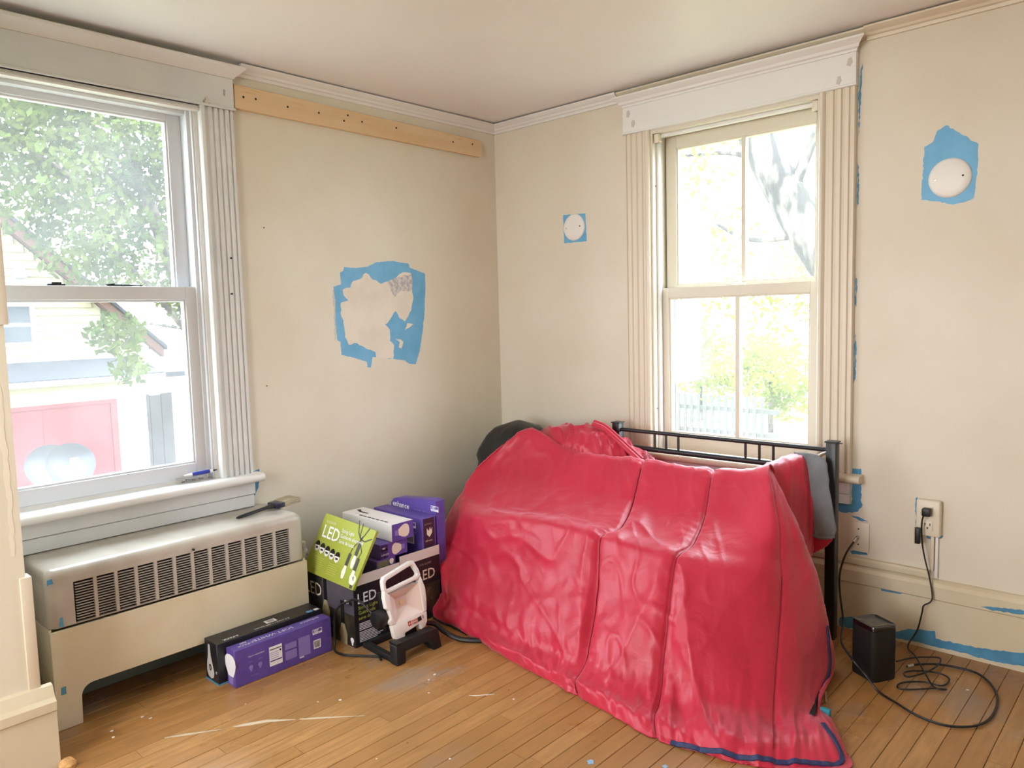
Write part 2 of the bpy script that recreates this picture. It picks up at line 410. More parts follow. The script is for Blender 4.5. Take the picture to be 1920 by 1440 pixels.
for i, (x, y) in enumerate([(.384, -2.094), (.413, -2.08), (.397, -2.19), (.439, -2.2), (.782, -1.623), (.735, -1.677), (.887, -1.305), (.903, -1.344), (.971, -1.404), (1.303, -1.615), (1.144, -1.75), (.563, -1.838), (1.129, -1.29), (1.215, -1.254), (2.30, -.27)]):
    r = rnd.uniform(.003, .0065)
    flat_poly('paint_fleck', [(x+r*rnd.uniform(.6, 1.2)*math.cos(k), y+r*rnd.uniform(.6, 1.2)*math.sin(k)) for k in np.linspace(0, 5.6, 9)], fz, .0005, WPAINT, FL)
for x, y, r in [(1.614, -1.372, .012), (1.781, -1.256, .009)]:
    flat_poly('blue_paint_spot', [(x+r*rnd.uniform(.6, 1.2)*math.cos(k), y+r*rnd.uniform(.6, 1.2)*math.sin(k)) for k in np.linspace(0, 5.6, 9)], fz, .0005, mat('pale blue spot', '#8fb0cf', .6), FL)

fl = lambda p, q, t: (t, p, q)          # on the left wall: p = y, q = z, t off the wall
fr = lambda p, q, t: (p, -t, q)         # on the right wall

# projecting closet wall at the left edge
CW = tag(MB().box(0.0, .45, RY, -2.395, 0, CEILZ).build('wall_closet', WALL), 'cream closet wall corner projecting beside the radiator with chipped paint', 'wall', kind='structure')
MB().box(.40, .456, -2.41, -2.384, 1.25, CEILZ).build('corner_trim', WALLR, CW, bevel=.002)
MB().box(.41, .457, -2.41, -2.381, .235, .555).build('corner_guard', TRIMC, CW, bevel=.003)
mb = MB()
pr = [(.45, 0), (.485, 0), (.485, .165), (.492, .17), (.492, .195), (.48, .205), (.465, .235), (.45, .238)]
mb.prism([(p[0], p[1]) for p in pr], lambda p, q, t: (p, t, q), RY, -2.355)
mb.box(.02, .449, -2.394, -2.3555, 0, .165)
mb.build('baseboard_closet', BASEC, CW)
flat_poly('chipped_paint', ragged([(-2.405, .25), (-2.398, .25), (-2.395, .40), (-2.397, .55), (-2.404, .55), (-2.401, .42)], .001, seed=4), lambda p, q, t: (.45+t, p, q), .0007, mat('bare wood chip', '#6e4a30', .8), CW)
flat_poly('chipped_paint', ragged([(-2.425, .62), (-2.415, .62), (-2.41, .8), (-2.412, 1.0), (-2.42, 1.22), (-2.43, 1.1), (-2.422, .8)], .003, seed=5), lambda p, q, t: (.45+t, p, q), .0007, mat('peeling paint edge', '#e9dfcc', .6), CW)
b = MB(); b.lathe([(.001, 0), (.022, 0), (.024, .012), (.014, .024), (.001, .026)], 9, Matrix.Translation((.505, -2.345, 0)))
tag(b.build('wood_scrap', mat('splintered raw wood', '#d9ab6e', .8, var=(60, '#b98650', .4, .6)), smooth=True), 'small splintered raw wood scrap on the floor by the closet baseboard', 'scrap')

# baseboards
mb = MB().box(0, .070, -2.354, -1.40, 0, .15).box(0, .062, -2.354, -1.40, .15, .19).box(0, .018, -1.40, 0, 0, .19)
tag(mb.build('baseboard_left', BLUEGREY), 'blue grey painted baseboard behind the radiator cover', 'baseboard', kind='structure')
BR = thing('baseboard_right', 'cream baseboard with blue paint smears under the outlets', 'baseboard', (0, 0, 0), kind='structure')
bp = [(0, 0), (.022, 0), (.022, .185), (.028, .19), (.028, .235), (.02, .248), (.01, .256), (0, .258)]
MB().prism(bp, lambda p, q, t: (t, -p, q), 0.0, RX).build('board', BASEC, BR)
MB().prism([(0, .258), (.018, .258), (.020, .262), (.020, .278), (.016, .286), (0, .286)], lambda p, q, t: (t, -p, q), 1.2, 2.118).build('cable_raceway', BASEC, BR)
for nm, pts, off in (('a', [(2.003, .027), (2.055, .056), (2.144, .072), (2.147, .045), (2.236, .045), (2.323, .052), (2.412, .069), (2.9, .06), (2.9, .01), (2.414, .022), (2.324, .014), (2.206, .016), (2.082, .014), (2.003, .010)], .022),
                     ('b', [(1.811, .036), (1.872, .056), (1.879, .031), (1.865, .004), (1.811, .002)], .022),
                     ('c', [(1.958, .186), (2.047, .192), (2.105, .192), (2.105, .188), (1.962, .178)], .0224), ('d', [(2.283, .198), (2.353, .212), (2.409, .216), (2.409, .203), (2.320, .193)], .028)):
    flat_poly('blue_paint_smear', ragged(pts, .0025, seed=hash(nm) % 7), fr, .0006, BLUED, BR, off)
tag(MB().box(0, RX, RY, RY+.02, 0, .19).box(RX-.02, RX, RY+.02, -.03, 0, .19).build('baseboard_back', BASEC), 'cream baseboard along the rear walls', 'baseboard', kind='structure')

# crown mouldings under the ceiling
cp = [(0, 2.192), (.010, 2.192), (.012, 2.203), (.020, 2.206), (.024, 2.214), (.034, 2.220), (.044, 2.228), (.046, 2.234), (0, 2.234)]
tag(MB().prism(cp, lambda p, q, t: (p, t, q), -1.445, 0).build('trim_1', TRIMW), 'white crown moulding above the raw pine board', 'moulding', kind='structure')
T2 = thing('trim_2', 'cream crown moulding running above the sash window header', 'moulding', (0, 0, 0), kind='structure')
MB().prism(cp, lambda p, q, t: (t, -p, q), .0, .80).build('moulding_length', TRIMW, T2)
MB().prism([(p*.75, q+.006 if q < 2.21 else q) for p, q in cp], lambda p, q, t: (t, -p, q), .80, 1.872).build('moulding_length', TRIMC, T2)
MB().prism(cp, lambda p, q, t: (t, -p, q), 1.874, RX).build('moulding_length', TRIMC, T2)

# ------------------------------------------------------------------ windows
def fluted(s0, s1, flip, th=.024, n=4):
    """cross section (s,d) of a fluted casing; the thick bead is on the window side"""
    w = s1-s0; pts = [(0, 0), (0, th*.9), (.004, th*1.12), (.014, th*1.25), (.020, th*1.1), (.024, th*.8)]
    a = .034; st = (w-.012-a)/n
    for k in range(n):
        b = a+k*st
        pts += [(b, th*.8), (b+st*.12, th), (b+st*.62, th), (b+st*.74, th*.72), (b+st*.9, th*.72)]
    pts += [(w-.012, th*.95), (w-.003, th*.95), (w, th*.7), (w, 0)]
    return [(s1-p, q) for p, q in pts] if flip else [(s0+p, q) for p, q in pts]
def sash(P, name, fn, s0, s1, z0, z1, d0, d1, stile, bot, top, mt, gm, muntin=None, stile1=None):
    r = stile1 or stile
    f = MB(fn); f.box(s0, s0+stile, d0, d1, z0, z1).box(s1-r, s1, d0, d1, z0, z1).box(s0+stile, s1-r, d0, d1, z0, z0+bot).box(s0+stile, s1-r, d0, d1, z1-top, z1)
    o = f.build(name, mt, P, bevel=.0015, seg=1)
    g = MB(fn); e = .007                       # inner glazing bead
    a0, a1, b0, b1 = s0+stile, s1-r, z0+bot, z1-top
    for bx in ((a0, a0+e, b0, b1), (a1-e, a1, b0, b1), (a0+e, a1-e, b0, b0+e), (a0+e, a1-e, b1-e, b1)):
        g.box(bx[0], bx[1], d0+.004, d1-.006, bx[2], bx[3])
    g.build('glazing_bead', mt, o)
    dm = (d0+d1)/2-.004
    spans = [(a0+.003, a1-.003)]
    if muntin:
        MB(fn).box(muntin-.010, muntin+.010, d0+.004, d1-.004, b0, b1).build('muntin', mt, o, bevel=.002, seg=1)
        spans = [(a0+.003, muntin-.008), (muntin+.008, a1-.003)]
    for p, q in spans: MB(fn).box(p, q, dm, dm+.003, b0+.003, b1-.003).build('pane', gm, o)
    return o
LW = lambda s, d, z: (d, s, z)
RW = lambda s, d, z: (s, -d, z)

V1 = thing('window_1', 'white vinyl double hung window above the radiator cover', 'window', (0, -1.985, .5), kind='structure')
MB().prism(fluted(-1.61, -1.475, False), lambda p, q, t: (q, p, t), .638, 2.052).build('casing', TRIMG, V1, smooth=True, sharp=35)
b = MB(LW); b.box(-2.394, -1.472, 0, .026, 2.052, 2.172); b.box(-2.394, -1.468, 0, .032, 2.052, 2.062)
b.build('header', TRIMG, V1, bevel=.0015, seg=1)
MB(LW).box(-2.36, -1.61, 0, .018, 2.036, 2.0515).box(-2.36, -1.61, -.004, .024, 2.030, 2.040).build('head_bead', TRIMW, V1, bevel=.003)
hp = [(0, 2.172), (.028, 2.172), (.032, 2.178), (.052, 2.196), (.062, 2.204), (.064, 2.214), (0, 2.214)]
b = MB(); rings = []
for t, k in ((-2.394, 0), (-1.472, 1)):
    rings.append([(p, t + (k*max(0, p-.026)), q) for p, q in hp])
b.loft(rings).build('header_cap', TRIMW, V1)
b = MB(LW); b.box(-1.625, -1.61, -TH, .0, .62, 2.05).box(-2.36, -2.35, -TH, 0, .62, 2.05).box(-2.35, -1.625, -TH, 0, 2.035, 2.05)
b.build('jamb', TRIMW, V1)
b = MB(LW); b.box(-1.645, -1.625, -.115, -.018, .64, 2.035).box(-1.632, -1.625, -.018, -.004, .64, 2.035).box(-2.35, -2.34, -.115, -.02, .64, 2.035).box(-2.34, -1.645, -.115, -.03, 2.022, 2.035)
b.build('vinyl_frame', VINYL, V1, bevel=.001, seg=1)
us = sash(V1, 'upper_sash', LW, -2.345, -1.645, 1.325, 2.026, -.105, -.070, .05, .045, .028, VINYL, GLW)
ls = sash(V1, 'lower_sash', LW, -2.345, -1.640, .652, 1.380, -.062, -.026, .045, .055, .048, VINYL, GLW)
MB(LW).box(-2.145, -2.09, -.060, -.032, 1.380, 1.386).box(-2.130, -2.10, -.055, -.036, 1.386, 1.392).build('sash_lock', BLACKP, ls, bevel=.001)
b = MB(LW); b.box(-2.02, -1.96, -.10, -.09, 2.017, 2.024).box(-1.80, -1.74, -.10, -.09, 2.017, 2.024); b.build('tilt_latch', VINYL, us)
b = MB(); b.prism([(-TH-.02, .606), (.058, .606), (.066, .612), (.070, .622), (.066, .632), (.058, .638), (-.02, .638), (-.03, .650), (-TH-.02, .640)], lambda p, q, t: (p, t, q), -2.36, -1.612)
b.prism([(0, .606), (.058, .606), (.066, .612), (.070, .622), (.066, .632), (.058, .638), (0, .638)], lambda p, q, t: (p, t, q), -1.612, -1.452)
b.build('stool', TRIMW, V1, smooth=True, sharp=50)
b = MB(LW); b.box(-2.394, -1.474, 0, .026, .553, .606).box(-2.394, -1.478, 0, .020, .502, .551); b.build('apron', TRIMG, V1, bevel=.002, seg=1)
for z, s in ((1.489, -1.526), (1.352, -1.531)):
    b = MB(); b.tube([(.02, s, z), (.034, s+.001, z)], .0012, 6).tube([(.034, s, z), (.037, s, z)], .004, 8); b.build('nail', DARK, V1)
flat_poly('patched_hole', ragged([(-1.600, 2.062), (-1.565, 2.062), (-1.57, 2.075), (-1.58, 2.09), (-1.592, 2.08)], .002, seed=2), fl, .0006, mat('dark chipped holes', '#8d857d', .7, var=(90, '#d8d4d0', .35, .55)), V1, .026)
flat_poly('patched_hole', [(-1.515, 2.105), (-1.508, 2.10), (-1.506, 2.125), (-1.513, 2.128)], fl, .0006, mat('grey chip', '#a8a39e', .7), V1, .026)

V2 = thing('window_2', 'cream wooden sash window of four tall panes behind the black metal headboard', 'window', (1.339, 0, .5), kind='structure')
MB().prism(fluted(.832, .966, True, n=3), lambda p, q, t: (p, -q, t), .606, 2.047).build('casing', PINKTR, V2, smooth=True, sharp=35)
MB().prism(fluted(1.712, 1.843, False, n=3), lambda p, q, t: (p, -q, t), .606, 2.047).build('casing', PINKTR, V2, smooth=True, sharp=35)
b = MB(RW); b.box(.830, 1.845, 0, .026, 2.047, 2.160).box(.828, 1.848, 0, .032, 2.040, 2.049); b.build('header', TRIMW, V2, bevel=.0015, seg=1)
hp = [(0, 2.160), (.028, 2.160), (.030, 2.168), (.038, 2.172), (.042, 2.182), (.054, 2.192), (.062, 2.198), (.062, 2.205), (0, 2.205)]
MB().loft([[(.830-max(0, p-.026), -p, q) for p, q in hp], [(1.845+max(0, p-.026), -p, q) for p, q in hp]]).build('header_cap', TRIMW, V2)
b = MB(RW); b.box(.966, .976, -TH, .01, .60, 2.04).box(1.702, 1.712, -TH, .01, .60, 2.04).box(.976, 1.702, -TH, .01, 2.024, 2.04); b.build('jamb', SASHC, V2)
b = MB(RW); b.box(.976, .988, -.045, -.02, .61, 2.024).box(1.690, 1.702, -.045, -.02, .61, 2.024).box(.988, 1.69, -.045, -.02, 2.010, 2.024); b.build('stop', TRIMW, V2, bevel=.002)
us = sash(V2, 'upper_sash', RW, .982, 1.706, 1.318, 2.022, -.130, -.092, .052, .04, .055, SASHC, GLR, 1.352, .045)
ls = sash(V2, 'lower_sash', RW, .978, 1.702, .612, 1.346, -.088, -.048, .040, .075, .045, SASHC, GLR, 1.347, .045)
b = MB(); b.lathe([(.016, 0), (.016, .006), (.008, .010), (.006, .016), (.001, .018)], 12, Matrix.Translation((1.35, .068, 1.346))).box(1.325, 1.375, .058, .078, 1.346, 1.351); b.build('sash_lock', TRIMW, ls, smooth=True)
b = MB(RW); b.box(.980, 1.000, -.155, -.135, .60, 2.02).box(1.69, 1.706, -.155, -.135, .60, 2.02).box(1.0, 1.69, -.155, -.135, 1.99, 2.02).box(1.0, 1.69, -.155, -.135, 1.30, 1.33); b.build('storm_frame', mat('grey storm frame', '#5c645e', .5), V2)
b = MB(); b.prism([(-TH-.02, .576), (.046, .576), (.054, .584), (.056, .592), (.052, .602), (.044, .606), (-.02, .606), (-TH-.02, .600)], lambda p, q, t: (t, -p, q), .968, 1.710)
for a, c in ((.795, .968), (1.710, 1.884)): b.prism([(0, .576), (.046, .576), (.054, .584), (.056, .592), (.052, .602), (.044, .606), (0, .606)], lambda p, q, t: (t, -p, q), a, c)
b.build('stool', TRIMC, V2, smooth=True, sharp=50)
b = MB(RW); b.box(.832, 1.840, 0, .024, .528, .576).box(.834, 1.838, 0, .018, .487, .526); b.build('apron', TRIMG, V2, bevel=.002, seg=1)
for s in (.980, 1.677):
    b = MB(RW); b.box(s, s+.022, -.019, .004, 1.985, 2.022).box(s, s+.03, -.019, -.006, 1.985, 1.992); b.build('shade_bracket', IVORY, V2, bevel=.002)
for s, z in ((.861, 2.130), (.886, 2.083), (1.822, 2.128), (1.784, 2.071)):
    flat_poly('filled_hole', ragged([(s-.010, z-.012), (s+.002, z-.018), (s+.010, z-.004), (s+.006, z+.014), (s-.006, z+.012)], .002, seed=int(s*99)), fr, .0012, mat('grey filler', '#c9c2bd', .8), V2, .026)
for s, z in ((.9716, 1.80), (.9716, .80)):
    b = MB(); b.lathe([(.004, 0), (.001, .001)], 8, Matrix.Translation((.9765, .012, z)) @ Matrix.Rotation(math.pi/2, 4, 'Y')); b.build('screw_hole', BLACKP, V2)

# unseen rear window behind the camera, added to light the room
V3 = thing('fill_window', 'unseen wide window added in the rear wall for fill light', 'window', (1.9, RY, .5), kind='structure')
b = MB(); b.box(.9, .96, RY-.1, RY, .5, 2).box(2.24, 2.3, RY-.1, RY, .5, 2).box(.96, 2.24, RY-.1, RY, .5, .56).box(.96, 2.24, RY-.1, RY, 1.94, 2).box(1.57, 1.63, RY-.1, RY, .56, 1.94); b.build('frame', VINYL, V3)

# ------------------------------------------------------------------ wall patches, plates, outlets
PATCH = [(-0.983,1.473),(-0.924,1.471),(-0.858,1.478),(-0.806,1.500),(-0.716,1.509),(-0.616,1.500),(-0.610,1.482),(-0.566,1.470),(-0.515,1.455),(-0.515,1.396),(-0.527,1.266),(-0.544,1.172),(-0.567,1.079),(-0.594,1.018),(-0.636,1.023),(-0.659,1.040),(-0.731,1.052),(-0.850,1.067),(-0.861,1.020),(-0.880,1.023),(-0.881,1.047),(-0.956,1.071),(-1.018,1.086),(-1.020,1.145),(-1.036,1.152),(-1.041,1.239),(-1.037,1.315),(-1.043,1.386),(-1.003,1.397),(-1.006,1.448),(-0.987,1.458)]
PLASTER = [(-0.868,1.451),(-0.842,1.430),(-0.783,1.402),(-0.766,1.409),(-0.744,1.414),(-0.703,1.428),(-0.674,1.449),(-0.638,1.459),(-0.603,1.455),(-0.599,1.423),(-0.601,1.368),(-0.594,1.340),(-0.612,1.276),(-0.653,1.226),(-0.684,1.243),(-0.705,1.277),(-0.729,1.250),(-0.747,1.231),(-0.771,1.215),(-0.744,1.188),(-0.743,1.152),(-0.746,1.138),(-0.722,1.115),(-0.732,1.052),(-0.828,1.064),(-0.833,1.091),(-0.875,1.104),(-0.932,1.135),(-0.979,1.131),(-0.996,1.166),(-0.999,1.238),(-1.010,1.258),(-1.010,1.315),(-0.968,1.327),(-0.993,1.349),(-0.996,1.374),(-0.955,1.383),(-0.938,1.413),(-0.901,1.422)]
flat_poly('blue_paint_patch', ragged(PATCH, .0012, seed=1), fl, .0006, BLUE, WL)
flat_poly('plaster_patch', ragged(PLASTER, .0035, seed=2), fl, .0014, PLAST, WL)
flat_poly('primer_smudge', ragged([(-.744,1.412),(-.686,1.435),(-.603,1.450),(-.601,1.377),(-.643,1.368),(-.672,1.372),(-.708,1.340),(-.729,1.372)], .005, seed=3), fl, .0018, SMUDGE, WL)
flat_poly('paint_chip', ragged([(-.712,1.146),(-.683,1.143),(-.666,1.130),(-.679,1.099),(-.694,1.104),(-.687,1.127)], .002, seed=4), fl, .0012, PLAST, WL)
flat_poly('paint_chip', ragged([(-.638,1.217),(-.600,1.211),(-.652,1.185)], .002, seed=5), fl, .0012, PLAST, WL)
flat_poly('dry_brush_mark', ragged([(-1.048,1.37),(-1.040,1.38),(-1.034,1.30),(-1.040,1.16),(-1.05,1.15),(-1.047,1.26)], .003, seed=6), fl, .0004, mat('thin blue brush mark', '#b5c2c6', .7, var=(120, '#d8d0bf', .4, .55)), WL)
flat_poly('blue_paint_smear', ragged([(-1.474,.640),(-1.44,.645),(-1.437,.605),(-1.447,.57),(-1.462,.545),(-1.474,.53)], .003, seed=7), fl, .0006, BLUED, WL)
flat_poly('blue_paint_smear', [(-1.474,2.168),(-1.45,2.160),(-1.44,2.157),(-1.474,2.152)], fl, .0006, BLUED, WL)
for y, z in ((-1.36, 1.62), (-1.385, .98)):
    MB().lathe([(.003, 0), (.001, .0008)], 7, Matrix.Translation((0, y, z)) @ Matrix.Rotation(math.pi/2, 4, 'Y')).build('nail_hole', DARK, WL)
flat_poly('bare_wall_strip', [(-2.394, .40), (-1.46, .40), (-1.46, .50), (-2.394, .50)], fl, .001, GREENWALL, WL)

flat_poly('blue_paint_patch', ragged([(.455,1.727),(.593,1.721),(.597,1.588),(.459,1.590)], .0015, seed=1), fr, .0006, BLUE, WR)
flat_poly('blue_paint_patch', ragged([(2.134,1.849),(2.169,1.821),(2.232,1.770),(2.231,1.691),(2.224,1.595),(2.198,1.584),(2.160,1.579),(2.112,1.596),(2.062,1.607),(2.066,1.707),(2.068,1.787),(2.093,1.798),(2.107,1.835)], .002, seed=2), fr, .0006, BLUE, WR)
for k, pts in enumerate(([(1.843,.625),(1.875,.628),(1.877,.50),(1.882,.489),(1.865,.460),(1.815,.448),(1.793,.453),(1.793,.486),(1.843,.486)], [(1.840,.441),(1.865,.441),(1.904,.428),(1.879,.425)],
        [(1.840,.300),(1.860,.312),(1.899,.308),(1.904,.298),(1.846,.290)], [(2.065,.542),(2.072,.549),(2.077,.40),(2.067,.446)], [(2.099,.416),(2.158,.418),(2.152,.408),(2.134,.401),(2.106,.400)],
        [(1.846,2.02),(1.853,2.10),(1.858,2.12),(1.855,2.0),(1.848,1.86)], [(1.843,1.25),(1.849,1.24),(1.851,1.33),(1.846,1.36)], [(1.843,.95),(1.85,.98),(1.851,1.10),(1.846,1.14)], [(1.846,1.60),(1.852,1.62),(1.851,1.75),(1.846,1.77)])):
    flat_poly('blue_paint_smear', ragged(pts, .0022, seed=k+10), fr, .0006, BLUED, WR)
flat_poly('blue_paint_smear', [(.818,2.178),(.825,2.186),(.828,2.15),(.822,2.16)], fr, .0006, BLUED, WR)

def blank_plate(x, z, r, label):
    t = thing('blank_cover_plate', label, 'cover plate', (x, 0, z))
    M = Matrix.Translation((x, 0, z)) @ Matrix.Rotation(math.pi/2, 4, 'X')
    MB().lathe([(r, .0008), (r, .002), (r*.97, .005), (r*.88, .0085), (r*.6, .010), (.001, .0105)], 40, M).build('plate', WHITEP, t, smooth=True, sharp=60)
    MB().lathe([(.0035, .0088), (.0035, .0104), (.001, .0107)], 8, Matrix.Translation((r*.62, 0, .002)) @ M).build('screw', DARK, t)
    MB().lathe([(.0035, .0088), (.0035, .0102), (.001, .0105)], 8, Matrix.Translation((-r*.66, 0, -.002)) @ M).build('screw', STEEL, t)
blank_plate(.524, 1.661, .0645, 'round white blank plate on a small square of blue paint, near the room corner')
blank_plate(2.150, 1.670, .0665, 'round white blank plate on a pointed house shaped patch of blue paint')

o = thing('power_outlet', 'ivory surface box outlet with a black plug in its upper socket', 'outlet', (2.114, 0, .48))
MB(RW).box(2.075, 2.153, .0008, .030, .416, .546).build('plate', IVORY, o, bevel=.006, seg=3)
for z in (.509, .455):
    r = MB(RW).box(2.098, 2.130, .030, .032, z-.018, z+.018).build('socket', IVORY, o, bevel=.001)
    b = MB(RW).box(2.104, 2.107, .0319, .0325, z+.001, z+.010).box(2.120, 2.123, .0319, .0325, z+.001, z+.010).box(2.111, 2.116, .0319, .0325, z-.011, z-.005); b.build('slot', BLACKP, r)
MB(RW).box(2.1125, 2.1155, .030, .0325, .480, .483).build('screw', STEEL, o)
MB(RW).box(2.120, 2.132, .0008, .014, .2865, .4155).build('wire_channel', TRIMC, o, bevel=.003); MB(RW).box(2.134, 2.145, .0008, .012, .262, .4155).build('wire_channel', TRIMW, o, bevel=.003)
o = thing('cable_plate', 'ivory cable wall plate beside the window with a black coaxial lead', 'wall plate', (1.87, 0, .364))
MB(RW).box(1.833, 1.909, .0008, .006, .307, .421).build('plate', IVORY, o, bevel=.003)
MB().lathe([(.006, 0), (.006, .012), (.004, .012), (.004, .018)], 10, Matrix.Translation((1.869, -.005, .364)) @ Matrix.Rotation(math.pi/2, 4, 'X')).build('connector', STEEL, o)
for z in (.335, .395): MB().lathe([(.003, 0), (.001, .001)], 8, Matrix.Translation((1.87, -.006, z)) @ Matrix.Rotation(math.pi/2, 4, 'X')).build('screw', DARK, o)

# furring board
o = thing('pine_board', 'raw pine board screwed high on the wall beside the white window header', 'board', (0, -.8, 2.06))
MB().prism([(-1.466, 2.067), (-.135, 2.058), (-.122, 2.062), (-.116, 2.072), (-.117, 2.128), (-.124, 2.138), (-.14, 2.142), (-1.466, 2.158)], lambda p, q, t: (t, p, q), .0008, .02).build('plank', PINE, o, bevel=.0015, seg=1)
for y, z in [(-1.429,2.115),(-1.377,2.117),(-1.236,2.112),(-1.089,2.114),(-.942,2.129),(-.963,2.102),(-.867,2.114),(-.675,2.118),(-.318,2.107),(-.183,2.116)]:
    MB().lathe([(.0045, .0195), (.0045, .0208), (.001, .0202)], 8, Matrix.Translation((0, y, z)) @ Matrix.Rotation(math.pi/2, 4, 'Y')).build('screw', DARK, o)

# ------------------------------------------------------------------ radiator cover
R = thing('radiator_cover', 'cream metal radiator cover with grey slotted grille under the window', 'radiator', (.13, -1.86, 0))
y0, y1 = -2.300, -1.412
g0, g1, gz0, gz1 = -2.226, -1.476, .322, .452
def plan(x0, x1, a, b, r, n=5):
    pts = [(x0, a), (x1-r, a)] + [(x1-r+r*math.sin(t), a+r-r*math.cos(t)) for t in np.linspace(0, math.pi/2, n)] + [(x1-r+r*math.cos(t), b-r+r*math.sin(t)) for t in np.linspace(0, math.pi/2, n)] + [(x0, b)]
    return pts
b = MB(); rings = []
for i, t in enumerate(np.linspace(0, math.pi/2, 6)):
    ins = .028*(1-math.cos(t)); z = .472+.028*math.sin(t)
    rings.append([(p, q, z) for p, q in plan(.004, .268-ins, y0+ins*.8, y1-ins*.8, .026)])
rings.insert(0, [(p, q, gz1) for p, q in plan(.004, .268, y0, y1, .026)])
b.loft(rings).build('cover_top', RADT, R, smooth=True, sharp=50)
b = MB(); b.box(.255, .268, y0+.026, g0, .319, gz1).box(.255, .268, g1, y1-.026, .319, gz1).box(.255, .268, g0, g1, .319, gz0)
for s, (a, c) in ((0, (y0, y0+.026)), (1, (y1-.026, y1))):
    pts = [(.262, 0), (.268, 0)]
# rounded end pieces
def endarc(yc, sgn, z0_, z1_, mb_):
    arc = [(.268-.026+.026*math.cos(t), yc+sgn*(-.026+.026*math.sin(t))) for t in np.linspace(0, math.pi/2, 6)]
    inn = [(.268-.026+.018*math.cos(t), yc+sgn*(-.026+.018*math.sin(t))) for t in np.linspace(0, math.pi/2, 6)]
    poly = arc+[(.004, yc), (.004, yc-sgn*.008)]+inn[::-1]
    mb_.loft([[(p, q, z0_) for p, q in poly], [(p, q, z1_) for p, q in poly]])
endarc(y0, -1, .319, gz1, b); endarc(y1, 1, .319, gz1, b)
b.build('front_frame', RADT, R, smooth=True, sharp=35)
ncol, nslat = 12, 14
cw = (g1-g0)/ncol
for i in range(1, ncol): MB().box(.258, .2685, g0+i*cw-.005, g0+i*cw+.005, gz0, gz1).build('mullion', RADT, R)
sl = None; pitch = (gz1-gz0)/(nslat+1)
sm = MB().box(-.009, 0, -(cw-.010)/2, (cw-.010)/2, -.0010, .0010)
for i in range(ncol):
    for j in range(nslat):
        y = g0+(i+.5)*cw; z = gz0+(j+1)*pitch
        if sl is None:
            me = bpy.data.meshes.new('slat'); me.from_pydata(sm.v, [], sm.f); me.materials.append(RADT); sl = me
        o = bpy.data.objects.new('slat', sl); col.objects.link(o); o.parent = R; o.location = Vector((.2675, y, z))-wloc[R.name]
MB().box(.20, .205, y0+.02, y1-.02, .30, .46).build('backing', RADIN, R)
# lower panel with arched cut out
lp = [(y0-.002, 0), (y0+.070, 0), (y0+.072, .085)] + [(y0+.072+.036*(1-math.cos(t)), .085+.036*math.sin(t)) for t in np.linspace(.2, math.pi/2, 6)] + [(y1-.108+.036*math.sin(t), .085+.036*math.cos(t)) for t in np.linspace(0, math.pi/2, 6)] + [(y1-.07, 0), (y1+.002, 0), (y1+.002, .312), (y0-.002, .312)]
MB().prism(lp, lambda p, q, t: (t, p, q), .266, .276).build('front_panel', RADP, R, bevel=.0015, seg=1)
MB().box(.004, .262, y0-.002, y0+.006, 0, .317).build('side_panel', RADP, R); MB().box(.004, .262, y1-.006, y1+.002, 0, .317).build('side_panel', RADP, R)
b = MB(); b.tube([(.262, -1.848, .462), (.276, -1.848, .462)], .004, 8); b.build('damper_knob', BLACKP, R)
for pts, off in (([(-2.298, .46), (-2.28, .462), (-2.283, .478), (-2.297, .476)], .2685), ([(-2.272, .322), (-2.26, .322), (-2.262, .352), (-2.270, .35)], .2685), ([(-2.285, .112), (-2.27, .112), (-2.27, .136), (-2.284, .135)], .276)):
    flat_poly('blue_paint_spot', ragged(pts, .002, seed=3), fl, .0008, BLUED, R, off)
b = MB(); b.tube([(.14, -1.404, .30), (.14, -1.33, .30)], .016, 12).tube([(.14, -1.352, .27), (.14, -1.352, .345)], .019, 12)
tag(b.build('radiator_valve', mat('painted pipe', '#cfc7b2', .5, var=(30, '#6fa0bd', .55, .65)), smooth=True), 'paint splashed radiator valve sticking out beyond the cover', 'valve')

# paint brush on the cover
PB = thing('paint_brush', 'black handled paint brush in a clear sleeve lying on the radiator cover', 'paint brush', (.13, -1.5, .5))
a = Vector((.155, -1.628, .506)); c = Vector((.125, -1.455, .515)); d = (c-a).normalized(); e = d.cross(Vector((0, 0, 1))).normalized()
rings = []
for t, w, h in ((0, .002, .002), (.06, .008, .005), (.3, .010, .006), (.6, .009, .006), (.8, .010, .007), (1, .022, .009)):
    p = a.lerp(c, t); rings.append([p+e*w*math.cos(k)+Vector((0, 0, 1))*h*math.sin(k) for k in np.linspace(0, 2*math.pi, 13)[:-1]])
MB().loft(rings).build('handle', BLACKP, PB, smooth=True)
def bl(p0, p1, w0, w1, h0, h1):
    r = []
    for p, w, h in ((p0, w0, h0), (p1, w1, h1)): r.append([p+e*w-Vector((0, 0, h)), p-e*w-Vector((0, 0, h)), p-e*w+Vector((0, 0, h)), p+e*w+Vector((0, 0, h))])
    return MB().loft(r)
p1 = c+d*.032; p2 = p1+d*.075
bl(c-d*.006, p1, .030, .032, .010, .010).build('ferrule', mat('navy ferrule wrap', '#2c2f45', .3, metal=.3), PB, bevel=.003)
bl(p1, p2, .033, .037, .011, .010).build('bristles', BRIST, PB, bevel=.002)
bl(c+d*.005, p2+d*.012, .037, .041, .0125, .010).build('plastic_sleeve', CLEAR, PB)

